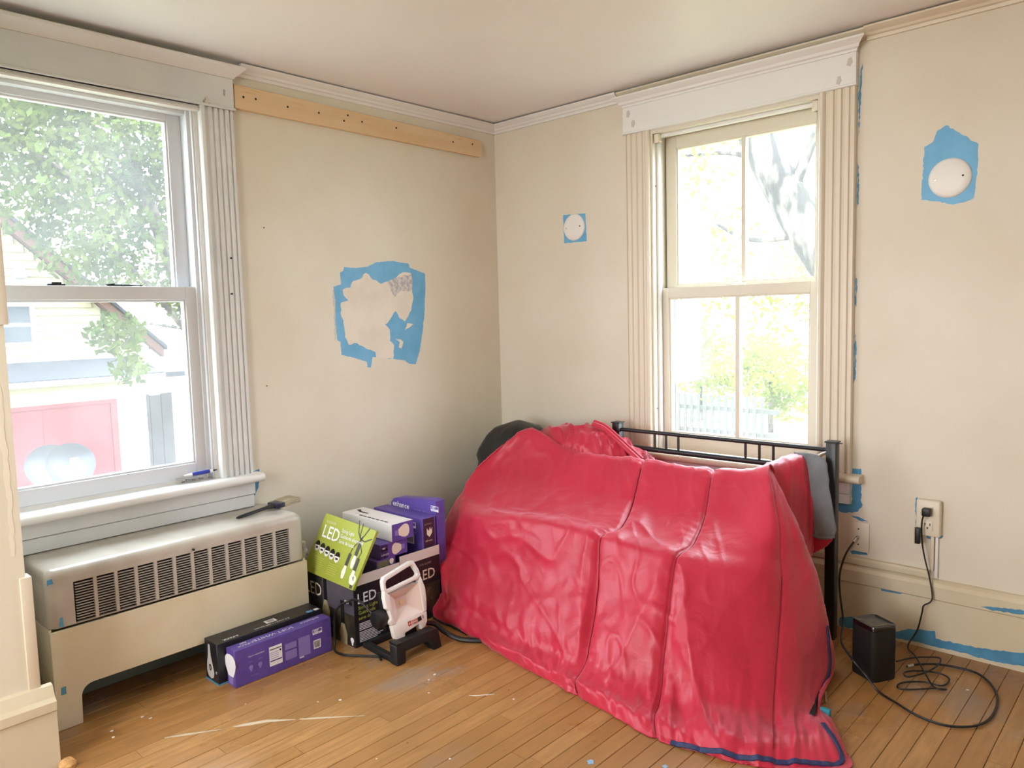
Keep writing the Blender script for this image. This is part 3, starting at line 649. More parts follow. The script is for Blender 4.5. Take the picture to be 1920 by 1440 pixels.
# things on the window stool
PC = thing('pin_case', 'small clear plastic case of push pins on the white window stool', 'case', (-.006, -1.70, .638))
b = MB().box(-.018, .018, -1.772, -1.640, .6385, .6415).box(-.018, -.0165, -1.772, -1.64, .6415, .662).box(.0165, .018, -1.772, -1.64, .6415, .662).box(-.0165, .0165, -1.772, -1.7705, .6415, .662).box(-.0165, .0165, -1.6415, -1.64, .6415, .662)
b.build('case', CLEAR, PC)
for i in range(14):
    p = Vector((rnd.uniform(-.01, .01), rnd.uniform(-1.76, -1.65), .645+rnd.uniform(0, .006))); q = p+Vector((rnd.uniform(-.008, .008), rnd.uniform(-.02, .02), rnd.uniform(0, .004)))
    q.y = min(max(q.y, -1.766), -1.645); q.x = min(max(q.x, -.013), .013)
    MB().tube([p, q], .0022, 6).build('pin', STEEL if i % 2 else mat('grey pin', '#6d7078', .4), PC)
PEN = thing('marker_tube', 'white tube with a blue label and black tip lying on the pin case', 'marker', (0, -1.68, .664))
b = MB().tube([(-.004, -1.745, .668), (-.002, -1.715, .669)], [.003, .0065], 12); b.build('tail', WHITEP, PEN, smooth=True)
MB().tube([(-.002, -1.715, .669), (.002, -1.648, .671)], .0068, 14).build('label_wrap', mat('blue label', '#2a3a9c', .4), PEN, smooth=True)
MB().tube([(.002, -1.648, .671), (.003, -1.636, .6715)], .0066, 12).build('body', WHITEP, PEN, smooth=True)
MB().tube([(.003, -1.636, .6715), (.004, -1.618, .672)], [.004, .0015], 10).build('tip', BLACKP, PEN, smooth=True)
o = thing('black_pen', 'black pen resting on the meeting rail of the white vinyl window', 'pen', (-.044, -1.89, 1.38))
MB().tube([(-.044, -1.955, 1.3845), (-.044, -1.89, 1.3845), (-.044, -1.83, 1.3845)], [.0035, .004, .002], 8).build('barrel', BLACKP, o, smooth=True)
MB().tube([(-.044, -1.958, 1.3855), (-.040, -1.930, 1.389)], .0018, 6).build('clip', BLACKP, o)

# ------------------------------------------------------------------ cartons and bulb boxes
def boxthing(name, label, x0, x1, yy0, yy1, z0, z1, m, group=None):
    t = thing(name, label, 'box', ((x0+x1)/2, (yy0+yy1)/2, z0), group)
    o = MB().box(x0, x1, yy0, yy1, z0+.0005, z1).build('carton', m, t, bevel=.0012, seg=1)
    F = {'px': Face((x1, yy0, z0), (0, 1, 0), (0, 0, 1), t), 'ny': Face((x0, yy0, z0), (1, 0, 0), (0, 0, 1), t), 'pz': Face((x0, yy0, z1), (1, 0, 0), (0, 1, 0), t)}
    return t, F
# purple soft white box on the floor
t, F = boxthing('bulb_box', 'purple bulb box standing on its long edge on the floor beside the black box', .386, .442, -1.808, -1.424, 0, .130, PURP)
f = F['px']
f.rect(.128, .030, .178, .100, PAPER, 'printed_label'); f.rect(.130, .088, .176, .091, BLKPR, 't', .001).name = 'printed_line'; f.rect(.130, .046, .176, .050, PURPD, 'printed_line', .001); f.rect(.168, .076, .174, .083, BLKPR, 'printed_line', .001)
for k in range(4): f.rect(.132, .056+k*.007, .164, .0575+k*.007, PURPL, 'printed_line', .001)
f.rect(.190, .030, .236, .062, PURPL, 'printed_panel'); f.rect(.190, .068, .236, .090, PURPL, 'printed_panel'); f.rect(.244, .022, .292, .094, PURPL, 'printed_panel'); f.rect(.246, .018, .264, .023, PAPER, 'printed_line')
f.rect(.306, .032, .336, .064, PAPER, 'barcode')
for k in range(7): f.rect(.309+k*.0034, .036, .3105+k*.0034, .061, BLKPR, 'barcode_bar', .001)
f.logo(.304, .086, .040, PAPER, PURP)
f.text('RESULT / RENDEMENT', .050, .092, .006, PAPER)
for u, s in ((.058, .03), (.092, .03)): f.bulb(u, .040, .022, math.pi/2, PURPL, PURPL)
f.text('A19', .05, .072, .008, PURPL); f.text('60W', .085, .072, .008, PURPL); f.text('9.5 watts', .055, .022, .008, PURPL)
f = Face((.438, -1.424, .130), (0, -1, 0), (-1, 0, 0), t)      # top, reads from the far side
f.r = Vector((0, -1, 0)); f.u = Vector((1, 0, 0)); f.n = Vector((0, 0, 1)); f.o = Vector((.386, -1.424, .130))
f.text('enhance', .030, .016, .024, PAPER); f.text('SOFT WHITE', .142, .020, .026, PAPER, sx=1.05); f.text('6-PACK', .300, .028, .018, PAPER); f.text('FEIT', .318, .010, .014, PAPER, bold=.0004)
f = F['ny']; f.bulb(.026, .008, .105, math.pi/2, PAPER, PURPL)
# black box behind it
t, F = boxthing('bulb_box', 'long black bulb box standing between the radiator cover and the purple box', .284, .376, -1.836, -1.418, .004, .145, BLKC)
MB().box(.282, .378, -1.838, -1.416, .0, .004).build('blue_base', BLUED, t)
f = Face((.284, -1.418, .145), (0, -1, 0), (1, 0, 0), t); f.n = Vector((0, 0, 1))
f.rect(.170, .034, .212, .062, PAPER, 'barcode')
for k in range(6): f.rect(.178+k*.0045, .038, .180+k*.0045, .058, BLKPR, 'barcode_bar', .001)
f.text('8.3 watts / 1 000 lumens', .130, .072, .014, PAPER); f.text('6-PACK', .330, .070, .017, PAPER, bold=.0003)
f.rect(.010, .074, .028, .090, PAPER, 'printed_label'); f.rect(.036, .074, .060, .090, BLUE, 'printed_label')
f = F['ny']; GB = mat('grey bulb print', '#c9c4c0', .5)
f.poly([(.010, .030), (.020, .012), (.040, .006), (.058, .014), (.064, .032), (.054, .062), (.044, .088), (.040, .128), (.028, .128), (.024, .088), (.014, .060)], GB, 'bulb_picture')
f.poly([(.037+.009*math.cos(k), .046+.012*math.sin(k)) for k in np.linspace(0, 5.6, 12)], BLKPR, 'printed_disc', .001); f.poly([(.037+.004*math.cos(k), .046+.006*math.sin(k)) for k in np.linspace(0, 5.6, 10)], AMBERPR, 'printed_disc', .0014)
f.text('e', .076, .034, .02, PAPER)

# two open display cartons
def carton(x0, x1, yy0, yy1, h, label, band, notch=None):
    t = thing('display_carton', label, 'carton', ((x0+x1)/2, (yy0+yy1)/2, 0)); w = .004
    b = MB(); b.box(x0, x1, yy0, yy1, .0005, .004).box(x0, x0+w, yy0, yy1, .004, h-.02).box(x1-w, x1, yy0, yy1, .004, h).box(x0+w, x1-w, yy0, yy0+w, .004, h-.035).box(x0+w, x1-w, yy1-w, yy1, .004, h-.03)
    b.build('carton', BLKC, t)
    f = Face((x1, yy0, 0), (0, 1, 0), (0, 0, 1), t); W = yy1-yy0
    f.rect(0, h-band, W, h, CARDW, 'pale_top_band'); MB().box(x1-w-.001, x1-w, yy0+w, yy1-w, .01, h-.001).build('inner_face', CARDW, t)
    return t, f, Face((x0, yy0, 0), (1, 0, 0), (0, 0, 1), t)
t, f, fn_ = carton(.160, .500, -1.356, -1.136, .278, 'open black display carton in front of the other, topped by a tilted lime green box', .040)
f.text('LED', .012, .168, .056, PAPER, sx=.95, bold=.0004); f.text('String Light', .016, .145, .020, GREENL); f.text('Guirlande', .016, .125, .020, GREENL); f.text('serie de luces', .016, .105, .018, GREENL)
for k in range(12):
    f.rect(.018, .088-k*.006-(.004 if k > 4 else 0), .018+.11*(1-.25*((k*7) % 3)/2), .0905-k*.006-(.004 if k > 4 else 0), PAPER, 'printed_line')
fn_.rect(.110, .002, .338, .236, PICT, 'printed_photo', .0004); fn_.rect(.13, .125, .338, .236, PICTG, 'printed_photo', .0007)
fn_.text('LED', .008, .150, .075, CREAMPR, sx=.9); fn_.logo(.268, .150, .062, PAPER, BLKPR)
for u, v, L in ((.150, .175, .13), (.262, .11, .10)):
    fn_.rect(u-.012, v-.03, u+.012, v+.06, BLKPR, 'printed_lamp_holder', .0011)
    fn_.poly([(u-.010, v-.03), (u-.026, v-.07), (u-.022, v-.11), (u, v-.125), (u+.022, v-.11), (u+.026, v-.07), (u+.010, v-.03)], AMBERPR, 'bulb_picture', .0011)
fn_.bulb(.318, .006, .03, math.pi/2, PAPER, PAPER)
t2, f, _ = carton(.160, .497, -1.132, -.922, .298, 'open black display carton beside the red sleeping bag, holding tall purple boxes', .040)
f.text('LED', .085, .170, .060, CREAMPR, sx=.95, bold=.0004); f.text('SUN GLOW', .10, .232, .012, AMBERPR); f.rect(.10, .02, .208, .150, PICT, 'printed_photo')

# stack of small bulb boxes in the front carton (ends face the room)
def endbox(x0, x1, yy0, yy1, z0, z1, label, white=False, flipb=False, base=PURP):
    t, F = boxthing('bulb_box', label, x0, x1, yy0, yy1, z0, z1, base)
    f = F['px']; W, H = yy1-yy0, z1-z0
    return t, F, f, W, H
t, F, f, W, H = endbox(.20, .485, -1.234, -1.142, .150, .302, 'purple bulb box lowest in the stack inside the front carton')
f.rect(.004, .075, .058, H-.004, mat('olive print', '#6c6a4e', .5), 'printed_panel'); f.bulb(.072, .118, .030, math.pi/2, CREAMPR, PURPL)
t, F, f, W, H = endbox(.20, .486, -1.215, -1.080, .3025, .362, 'purple bulb box in the middle of the stack with a bulb picture and pack count')
f.rect(.002, .003, .036, H-.003, NAVYC, 'printed_panel'); f.logo(.006, .034, .028, PAPER, NAVYC); f.text('6-PACK', .004, .014, .011, PAPER, t=.0014); f.bulb(.120, .030, .064, math.pi, CREAMPR, PURPL)
t, F, f, W, H = endbox(.16, .492, -1.160, -1.052, .3625, .432, 'white sided bulb box with purple end lying on top of the stack', base=WHCARD)
f.rect(0, 0, W, H, PURP, 'printed_panel'); f.bulb(.014, .032, .074, .06, CREAMPR, PURPL)
f2 = F['pz']
for k in range(7): f2.rect(.10+k*.028, .012, .12+k*.028, .02, BLKPR, 'printed_line')
f2.poly([(.02, .06), (.06, .045), (.11, .05), (.11, .058), (.06, .055), (.03, .075)], BLKPR, 'printed_cable')
# tall purple boxes in the rear carton
t, F = boxthing('bulb_box', 'tall purple bulb box with a barcode standing at the front of the rear carton', .165, .488, -1.000, -.928, .006, .420, PURP)
f = F['ny']; f.logo(.232, .368, .050, PAPER, PURP); f.rect(.222, .300, .268, .345, PAPER, 'barcode')
for k in range(8): f.rect(.226+k*.0045, .305, .228+k*.0045, .338, BLKPR, 'barcode_bar', .001)
f.rect(.240, .347, .28, .352, PURPL, 'printed_line'); f.text('enhance', .02, .36, .02, PAPER)
f = F['px']; f.rect(.006, .290, .064, .412, BROWNPR, 'printed_label'); f.text('enhance', .010, .385, .012, AMBERPR, t=.0012)
f.poly([(.022, .345), (.036, .332), (.050, .348), (.052, .372), (.044, .360), (.040, .375), (.032, .358), (.022, .372)], CREAMPR, 'printed_mark', .001); f.text('8.3 watts', .014, .315, .010, CREAMPR, t=.0012)
t = thing('bulb_box', 'purple box with a folded corner propped highest behind the others', 'box', (.37, -.89, .0))
mb = MB(); pts = [(.180, .0), (.480, .0), (.480, .476), (.45, .480), (.225, .456), (.20, .450), (.180, .430)]
mb.prism(pts, lambda p, q, tt: (p, tt, q), -.916, -.868).build('carton', PURP, t)
f = Face((.180, -.916, 0), (1, 0, 0), (0, 0, 1), t)
f.text('enhance', .012, .418, .034, PAPER, rot=-.02, bold=.0004); f.logo(.268, .432, .048, PAPER, PURP); f.text('6.3 watts - 500 lumens', .16, .418, .012, PURPL)

# lime green string light box, leaning on the front carton
GBX = thing('string_light_box', 'lime green string light box tilted on the rim of the front carton', 'box', (.36, -1.36, .2))
o = Vector((.272, -1.3685, .2375)); BRc = Vector((.512, -1.3685, .232)); TL = Vector((.262, -1.300, .470))
o = Vector((.170, -1.3685, .2425)); TL = Vector((.216, -1.275, .461))
rv = (BRc-o); Wd = rv.length; rv.normalize(); uv = (TL-o); Hh = uv.length; uv = (uv-rv*uv.dot(rv)); Hh = uv.length; uv.normalize(); nv = rv.cross(uv)
skew = (TL-o).dot(rv)
def gp(a, b_, t): return o+rv*a+uv*b_+nv*t
mb = MB(); th = .012
q = [(0, 0), (Wd, 0), (Wd+skew*.85, Hh*.98), (skew, Hh)]
mb.loft([[gp(a, b_, -th) for a, b_ in q], [gp(a, b_, 0) for a, b_ in q]]).build('carton', GREENC, GBX, bevel=.001, seg=1)
f = Face(o, rv, uv, GBX)
f.text('LED', .055, .148, .070, PAPER, rot=-.03, sx=.95, bold=.0006); f.text('OUTDOOR', .06, .205, .013, CREAMPR)
for k, s in enumerate(('String Light', 'Guirlande electrique', 'Serie de luces')): f.text(s, .175, .188-k*.021, .021, PAPER, sx=.85)
for k in range(5):
    cx_, cy_ = .050+k*.036, .108-k*.004
    f.poly([(cx_+.016*math.cos(a), cy_+.021*math.sin(a)) for a in np.linspace(0, 2*math.pi, 17)[:-1]], PAPER, 'printed_disc')
    f.poly([(cx_+.016*math.cos(a), cy_+.002+.019*math.sin(a)) for a in np.linspace(.05, math.pi-.05, 9)], BLKPR, 'printed_disc', .001)
    f.rect(cx_-.008, cy_-.010, cx_+.008, cy_-.003, BLKPR, 'printed_line', .001)
for k in range(6): f.rect(.05, .066-k*.008, .05+.07*(1-.1*(k % 3)), .068-k*.008, GREENL, 'printed_line'); f.rect(.155, .060-k*.008, .155+.06*(1-.1*(k % 2)), .062-k*.008, GREENL, 'printed_line')
HOLD = mat('printed lamp holder', '#4c4a48', .4); WBULB = mat('lit bulb print', '#f3f0d8', .4)
def strip(pts, w, m=BLKPR, t=.0008): f.poly(ribbon2(pts, [w]*len(pts)), m, 'printed_cable', t)
hub = (.300, .185)
for e_ in ((.262, .252), (.29, .245), (.335, .235), (.365, .20)): strip([e_, ((e_[0]+hub[0])/2-.004, (e_[1]+hub[1])/2-.01), hub], .0025, HOLD)
for u, v, s in ((.262, .088, .14), (.300, .135, .16), (.318, .082, .16)):
    strip([(hub[0], hub[1]-.005), (u+.01, v+.06), (u, v+.03)], .0022, HOLD)
    f.poly([(u-.010, v-.012), (u+.008, v-.014), (u+.013, v+.034), (u-.004, v+.036)], HOLD, 'printed_lamp_holder', .001)
    f.poly([(u-.008, v-.012), (u-.016, v-.04), (u-.010, v-.062), (u+.002, v-.062), (u+.008, v-.04), (u+.006, v-.014)], WBULB, 'bulb_picture', .001)
f.bulb(.325, .004, .05, math.pi/2, WBULB, HOLD)

# ------------------------------------------------------------------ work light
WLT = thing('work_light', 'white and black folding LED work light with carry handle on the floor', 'work light', (.63, -1.24, 0))
# U shaped stand
def rbar(pts, w, h, m, name, bevel=.003):
    mb_ = MB(); rings = []
    P = [Vector(p) for p in pts]
    for i, p in enumerate(P):
        d = (P[min(i+1, len(P)-1)]-P[max(0, i-1)]).normalized(); s_ = d.cross(Vector((0, 0, 1)))
        if s_.length < .2: s_ = Vector((0, 1, 0))
        s_.normalize(); u_ = s_.cross(d).normalized()
        rings.append([p-s_*w/2-u_*h/2, p+s_*w/2-u_*h/2, p+s_*w/2+u_*h/2, p-s_*w/2+u_*h/2])
    return mb_.loft(rings).build(name, m, WLT, bevel=bevel, seg=2)
rbar([(.535, -1.325, .012), (.715, -1.337, .012)], .022, .024, BLACKR, 'stand_arm'); rbar([(.535, -1.150, .012), (.700, -1.155, .012)], .022, .024, BLACKR, 'stand_arm')
rbar([(.523, -1.336, .0125), (.523, -1.139, .0125)], .024, .023, BLACKR, 'stand_rear_bar')
mb = MB(); prof = [(-1.352, 0), (-1.312, 0), (-1.300, .036), (-1.190, .036), (-1.178, 0), (-1.138, 0), (-1.142, .066), (-1.160, .076), (-1.325, .076), (-1.346, .068)]
mb.prism(prof, lambda p, q, t: (t+(.0 if q > .03 else .012), p, q), .690, .730).build('stand_front', BLACKR, WLT, bevel=.004, seg=2)
MB().box(.688, .735, -1.345, -1.318, .070, .0785).build('stand_pad', BLACKP, WLT, bevel=.002)
# head: local frame: right = +y, up = tilted back
ho = Vector((.690, -1.237, .055)); hu = Vector((-.215, -.035, 1)).normalized(); hr = Vector((.02, 1, .035)); hr = (hr-hu*hr.dot(hu)).normalized(); hn = hr.cross(hu)
HM = lambda a, b_, t: ho+hr*a+hu*b_+hn*t
def hplate(outer, inner, t0, t1, m, name, bevel=.003):
    n = len(outer); mb_ = MB()
    if inner is None:
        return mb_.loft([[HM(a, b_, t0) for a, b_ in outer], [HM(a, b_, t1) for a, b_ in outer]]).build(name, m, WLT, bevel=bevel, seg=2)
    mb_.loft([[HM(a, b_, t0) for a, b_ in outer], [HM(a, b_, t1) for a, b_ in outer], [HM(a, b_, t1) for a, b_ in inner], [HM(a, b_, t0) for a, b_ in inner]], close=True, caps=False)
    return mb_.build(name, m, WLT, bevel=bevel, seg=2)
# white shell: bottom bezel, side rails, handle
hplate([(-.082, .030), (-.070, .010), (-.040, .002), (-.034, .030), (.034, .040), (.038, .018), (.062, .022), (.074, .040), (.080, .075), (-.084, .075)], None, -.012, .012, LWHITE, 'lower_bezel', .004)
hplate([(-.084, .0755), (-.068, .0755), (-.070, .185), (-.086, .205), (-.092, .180), (-.092, .140), (-.082, .130), (-.082, .100), (-.092, .092)], None, -.012, .012, LWHITE, 'side_rail', .003)
hplate([(.066, .0755), (.080, .0755), (.090, .120), (.094, .160), (.084, .210), (.070, .190)], None, -.012, .012, LWHITE, 'side_rail', .003)
hplate([(-.089, .2055), (-.086, .240), (-.076, .252), (.050, .275), (.066, .272), (.082, .235), (.086, .2115), (.071, .2005), (-.075, .1905)],
       [(-.076, .209), (-.075, .228), (-.068, .237), (.048, .258), (.058, .254), (.070, .228), (.072, .219), (.060, .2125), (-.066, .2035)], -.011, .011, LWHITE, 'carry_handle', .003)
# reflector: recessed pyramid
mb = MB(); ou = [(-.0685, .0755), (.0665, .0755), (.0695, .188), (-.0695, .186)]; inn = [(-.030, .115), (.022, .118), (.024, .155), (-.028, .153)]
mb.add([HM(a, b_, .009) for a, b_ in ou]+[HM(a, b_, -.022) for a, b_ in inn]+[HM(a, b_, -.026) for a, b_ in ou], [(0, 1, 5, 4), (1, 2, 6, 5), (2, 3, 7, 6), (3, 0, 4, 7), (4, 5, 6, 7), (1, 0, 8, 9), (2, 1, 9, 10), (3, 2, 10, 11), (0, 3, 11, 8), (8, 11, 10, 9)])
mb.build('reflector', LPANEL, WLT)
hplate([(-.012, .126), (.006, .127), (.006, .145), (-.012, .144)], None, -.0218, -.020, LCHIP, 'led_chip', .0004)
hplate([(-.088, .06), (.078, .06), (.086, .20), (-.088, .196)], None, -.042, -.0265, BLACKP, 'heat_sink', .004)
hplate([(-.040, .0), (.036, .0), (.036, .05), (-.040, .05)], None, -.045, -.0125, BLACKR, 'pivot_block', .004)
MB().tube([HM(-.125, .105, -.03), HM(-.088, .105, -.03)], .032, 18).build('side_knob', BLACKP, WLT, smooth=True, bevel=.003)
f = Face(HM(-.082, .0, .0122), hr, hu, WLT)
f.rect(.066, .048, .080, .066, REDPR, 'printed_logo'); f.rect(.072, .051, .074, .063, LWHITE, 'printed_logo', .001); f.rect(.068, .056, .078, .058, LWHITE, 'printed_logo', .001)
f.text('PORTER', .083, .0585, .009, REDPR, bold=.0003); f.text('CABLE', .083, .049, .009, REDPR, bold=.0003)
hplate([(.030, .050), (.048, .052), (.047, .068), (.031, .066)], None, .0125, .0145, BLACKP, 'switch', .001); hplate([(.056, .055), (.058, .055), (.058, .067), (.056, .067)], None, .0121, .0128, BLKPR, 'printed_mark', 0)
cord = spline([HM(-.10, .09, -.035), (.560, -1.375, .205), (.536, -1.415, .208), (.472, -1.420, .160), (.452, -1.416, .095), (.448, -1.414, .03), (.47, -1.428, .006), (.53, -1.42, .006), (.60, -1.372, .006), (.63, -1.352, .006), (.66, -1.362, .006)], 8)
MB().tube(cord, .0042, 8).build('power_cord', BLACKP, WLT, smooth=True)
MB().tube(spline([HM(.07, .03, -.03), (.66, -1.10, .055), (.70, -1.085, .030), (.76, -1.065, .012), (.83, -1.02, .010), (.87, -.97, .010)], 8), .010, 8).build('strap', BLACKP, WLT, smooth=True)

# ------------------------------------------------------------------ metal headboard
HB = thing('metal_headboard', 'black metal headboard with thin spindles standing in front of the sash window', 'headboard', (1.345, -.15, 0))
for x in (.868, 1.822):
    MB().box(x-.019, x+.019, -.169, -.131, 0, .745).build('post', BLACKM, HB, bevel=.004)
    MB().box(x-.022, x+.022, -.172, -.128, .745, .750).build('post_cap', BLACKM, HB)
    MB().box(x-.034 if x < 1 else x+.019, x-.019 if x < 1 else x+.034, -.156, -.144, .742, .745).build('tab', BLACKM, HB)
MB().tube([(.887, -.15, .716), (1.803, -.15, .716)], .0085, 10).build('rail', BLACKM, HB, smooth=True)
MB().tube([(.887, -.15, .640), (1.803, -.15, .640)], .0115, 10).build('rail', BLACKM, HB, smooth=True)
for x in (1.063, 1.119, 1.179, 1.482, 1.540, 1.597): MB().tube([(x, -.15, .650), (x, -.15, .709)], .0055, 8).build('spindle', BLACKM, HB, smooth=True)
for z in (.700, .590): MB().tube([(1.778, -.178, z-.01), (1.790, -.172, z), (1.803, -.160, z+.006)], .006, 8).build('hook', STEEL, HB, smooth=True)

# ------------------------------------------------------------------ sleeping bag
BAG = {
 'A-':[(.41,-.31,.60),(.345,-.44,.50),(.33,-.54,.36),(.33,-.62,.24),(.43,-.74,.12),(.47,-.80,.05),(.47,-.82,.0)],
 'A':[(0.426,-0.400,0.657),(0.352,-0.560,0.537),(0.338,-0.680,0.398),(0.385,-0.810,0.275),(0.520,-0.940,0.147),(0.530,-0.962,0.067),(0.512,-0.960,0.000)],
 'B':[(0.518,-0.370,0.706),(0.431,-0.500,0.537),(0.492,-0.660,0.430),(0.560,-0.770,0.395),(0.562,-0.830,0.220),(0.643,-0.930,0.130),(0.704,-0.980,0.050),(0.742,-0.996,0.000)],
 'C':[(0.738,-0.370,0.633),(0.696,-0.500,0.509),(0.789,-0.660,0.436),(0.849,-0.770,0.420),(0.866,-0.850,0.223),(0.935,-0.960,0.103),(0.999,-1.020,0.032),(1.060,-1.056,0.000)],
 'D':[(0.941,-0.370,0.627),(0.946,-0.500,0.508),(1.024,-0.660,0.442),(1.053,-0.770,0.426),(1.080,-0.860,0.252),(1.135,-0.980,0.103),(1.183,-1.040,0.030),(1.235,-1.086,0.000)],
 'E':[(1.137,-0.370,0.628),(1.178,-0.500,0.498),(1.229,-0.660,0.440),(1.215,-0.770,0.418),(1.264,-0.870,0.258),(1.314,-0.990,0.118),(1.334,-1.060,0.033),(1.360,-1.100,0.000)],
 'F':[(1.308,-0.380,0.630),(1.345,-0.510,0.500),(1.389,-0.660,0.438),(1.394,-0.780,0.415),(1.436,-0.880,0.264),(1.466,-0.990,0.107),(1.497,-1.076,0.030),(1.530,-1.132,0.000)],
 'G':[(1.463,-0.390,0.631),(1.500,-0.520,0.500),(1.536,-0.670,0.436),(1.538,-0.780,0.403),(1.570,-0.880,0.261),(1.600,-0.980,0.109),(1.640,-1.080,0.030),(1.690,-1.154,0.000)],
 'H':[(1.611,-0.410,0.655),(1.648,-0.540,0.519),(1.677,-0.680,0.440),(1.683,-0.770,0.389),(1.698,-0.870,0.238),(1.723,-0.950,0.085),(1.780,-1.068,0.034),(1.820,-1.138,0.000)],
 'I':[(1.690,-0.420,0.678),(1.768,-0.580,0.529),(1.805,-0.720,0.376),(1.821,-0.810,0.217),(1.850,-0.900,0.090),(1.905,-1.025,0.034),(1.945,-1.106,0.000)],
 'J':[(1.693,-0.400,0.667),(1.813,-0.530,0.517),(1.877,-0.600,0.349),(1.915,-0.670,0.196),(1.948,-0.750,0.080),(2.000,-0.905,0.034),(2.060,-1.040,0.000)],
 'K':[(1.692,-0.370,0.650),(1.830,-0.480,0.509),(1.908,-0.500,0.337),(1.939,-0.480,0.174),(1.961,-0.470,0.039),(2.020,-0.770,0.028),(2.160,-0.935,0.000)],
 'L':[(1.670,-.330,.600),(1.770,-.370,.470),(1.840,-.370,.310),(1.865,-.350,.160),(1.880,-.360,.020),(1.94,-.62,.006),(2.06,-.82,.000)],
}
def cr(P, t):
    """catmull-rom along axis 0 of P at parameters t"""
    n = P.shape[0]; i = np.clip(np.floor(t).astype(int), 0, n-2); f_ = (t-i)
    ext = np.concatenate([[2*P[0]-P[1]], P, [2*P[-1]-P[-2]]]); a, b_, c_, d_ = ext[i], ext[i+1], ext[i+2], ext[i+3]
    f_ = f_.reshape((-1,)+(1,)*(P.ndim-1))
    return .5*((2*b_)+(c_-a)*f_+(2*a-5*b_+4*c_-d_)*f_**2+(3*b_-a-3*c_+d_)*f_**3)
G = []
for k, v in BAG.items():
    v = [Vector(p) for p in v]; r0 = v[0]
    if len(v) == 7: v.insert(2, v[1].lerp(v[2], .55))
    G.append([r0+Vector((0, .09, -.22)), r0+Vector((0, .055, -.035))]+v+[v[-1]+Vector((-.02, .035, .002))])
G = np.array([[tuple(p) for p in c_] for c_ in G])       # cols x rows x 3
NU, NV = 260, 200
ug = np.linspace(0, G.shape[0]-1, NU); vg = np.linspace(0, G.shape[1]-1, NV)
S = cr(G, ug); S = np.swapaxes(cr(np.swapaxes(S, 0, 1), vg), 0, 1)
def normals(S):
    du = np.gradient(S, axis=0); dv = np.gradient(S, axis=1); n = np.cross(du, dv); n /= np.linalg.norm(n, axis=2, keepdims=True)+1e-9
    return n
N0 = normals(S)
c0 = np.array([1.2, -.55, .0])
if (N0*(S-c0)).sum() < 0: N0 = -N0
def ridged(x, y, z): return 1-min(1, abs(noise.noise(Vector((x, y, z))))*2.2)
D = np.zeros((NU, NV))
seams = ((5.0, 1.0), (7.0, 1.0), (9.55, .35))
for i in range(NU):
    u = ug[i]
    for j in range(NV):
        v = vg[j]; x, y, z = S[i, j]
        if v < 1.4: continue
        s_ = x*.8+y*.55; t_ = z-y*.6
        d = .010*noise.noise(Vector((x*3.5, y*3.5, z*3.5+4)))
        m1 = max(0, min(1, .55+1.5*noise.noise(Vector((x*2.3+9, y*2.3, z*2.3)))))
        d += .0085*m1*(ridged(s_*5+t_*4, t_*9-s_*3, 1.7)**6)
        d += .0060*(1-m1*.5)*(ridged(s_*10-t_*6+3, t_*9+s_*4, 5.1)**7)
        d += .0022*noise.noise(Vector((x*22, y*22, z*22)))
        if u > 7: d *= max(.4, 1-(u-7)*.5)
        for us_, k in seams:
            q = (u-us_)
            g_ = math.exp(-(q/.035)**2); d -= .012*k*g_
            pk = math.exp(-(abs(q)/.28)); d += .0045*k*pk*(1-g_)*noise.noise(Vector((q*3, v*9+us_*7, 2)))
            d += .008*k*math.exp(-((abs(q)-.3)/.25)**2)
        tt = (v-5.0)/4.0                  # 0 at the shelf edge, 1 at the floor
        if tt > 0:
            k_ = min(1, tt*3)*max(0, min(1, (1.05-tt)*2.5))
            if 4.9 < u < 7.1:
                ur = 6.85-1.7*tt; d += .042*k_*max(0, 1-abs(u-ur)/1.1)-.014*k_
            elif u >= 7.1:
                ur = 7.2+1.35*tt; d += .034*k_*max(0, 1-abs(u-ur)/(.55 if u < ur else 1.3))-.008*k_
        d += .0045*math.exp(-((v-5.0)/.16)**2)*max(0, min(1, (u-1.2)/.6, (7.6-u)/1.2))     # crisp shelf edge
        if v > 6.6:       # puffy rumpled hem
            hm = math.exp(-((v-8.35)/.42)**2); d += .022*hm-.010*math.exp(-((v-7.4)/.4)**2)
            w = min(1, (v-6.6)/1.0)*(1 if v < 8.8 else max(0, (9.5-v)/.7))
            d += w*(.008*noise.noise(Vector((u*2.6, v*1.2, 3)))+.007*noise.noise(Vector((u*7, v*2, 8))))
        if v > 9.1: d *= max(0, (10-v)/.9)*.5
        D[i, j] = d
S2 = S+N0*D[:, :, None]; S2[:, :, 2] = np.maximum(S2[:, :, 2], .002)
def gridmesh(S, m, name, parent, solid=None):
    nu, nv = S.shape[:2]; me = bpy.data.meshes.new(name)
    vs_ = [tuple(p) for p in S.reshape(-1, 3)]
    fs_ = [(i*nv+j, (i+1)*nv+j, (i+1)*nv+j+1, i*nv+j+1) for i in range(nu-1) for j in range(nv-1)]
    me.from_pydata(vs_, [], fs_); bm = bmesh.new(); bm.from_mesh(me); bmesh.ops.recalc_face_normals(bm, faces=bm.faces)
    bm.to_mesh(me); bm.free(); me.polygons.foreach_set('use_smooth', [True]*len(me.polygons))
    o = link_mesh(name, me, m, parent)
    if solid:
        md = o.modifiers.new('thickness', 'SOLIDIFY'); md.thickness = solid; md.offset = -1
    return o
SB = thing('sleeping_bag', 'red quilted sleeping bag with grey lining draped in a heap over the headboard', 'sleeping bag', (1.2, -.65, 0))
gridmesh(S2, REDC, 'shell', SB, .004)
N2 = normals(S2)
if (N2*(S2-c0)).sum() < 0: N2 = -N2
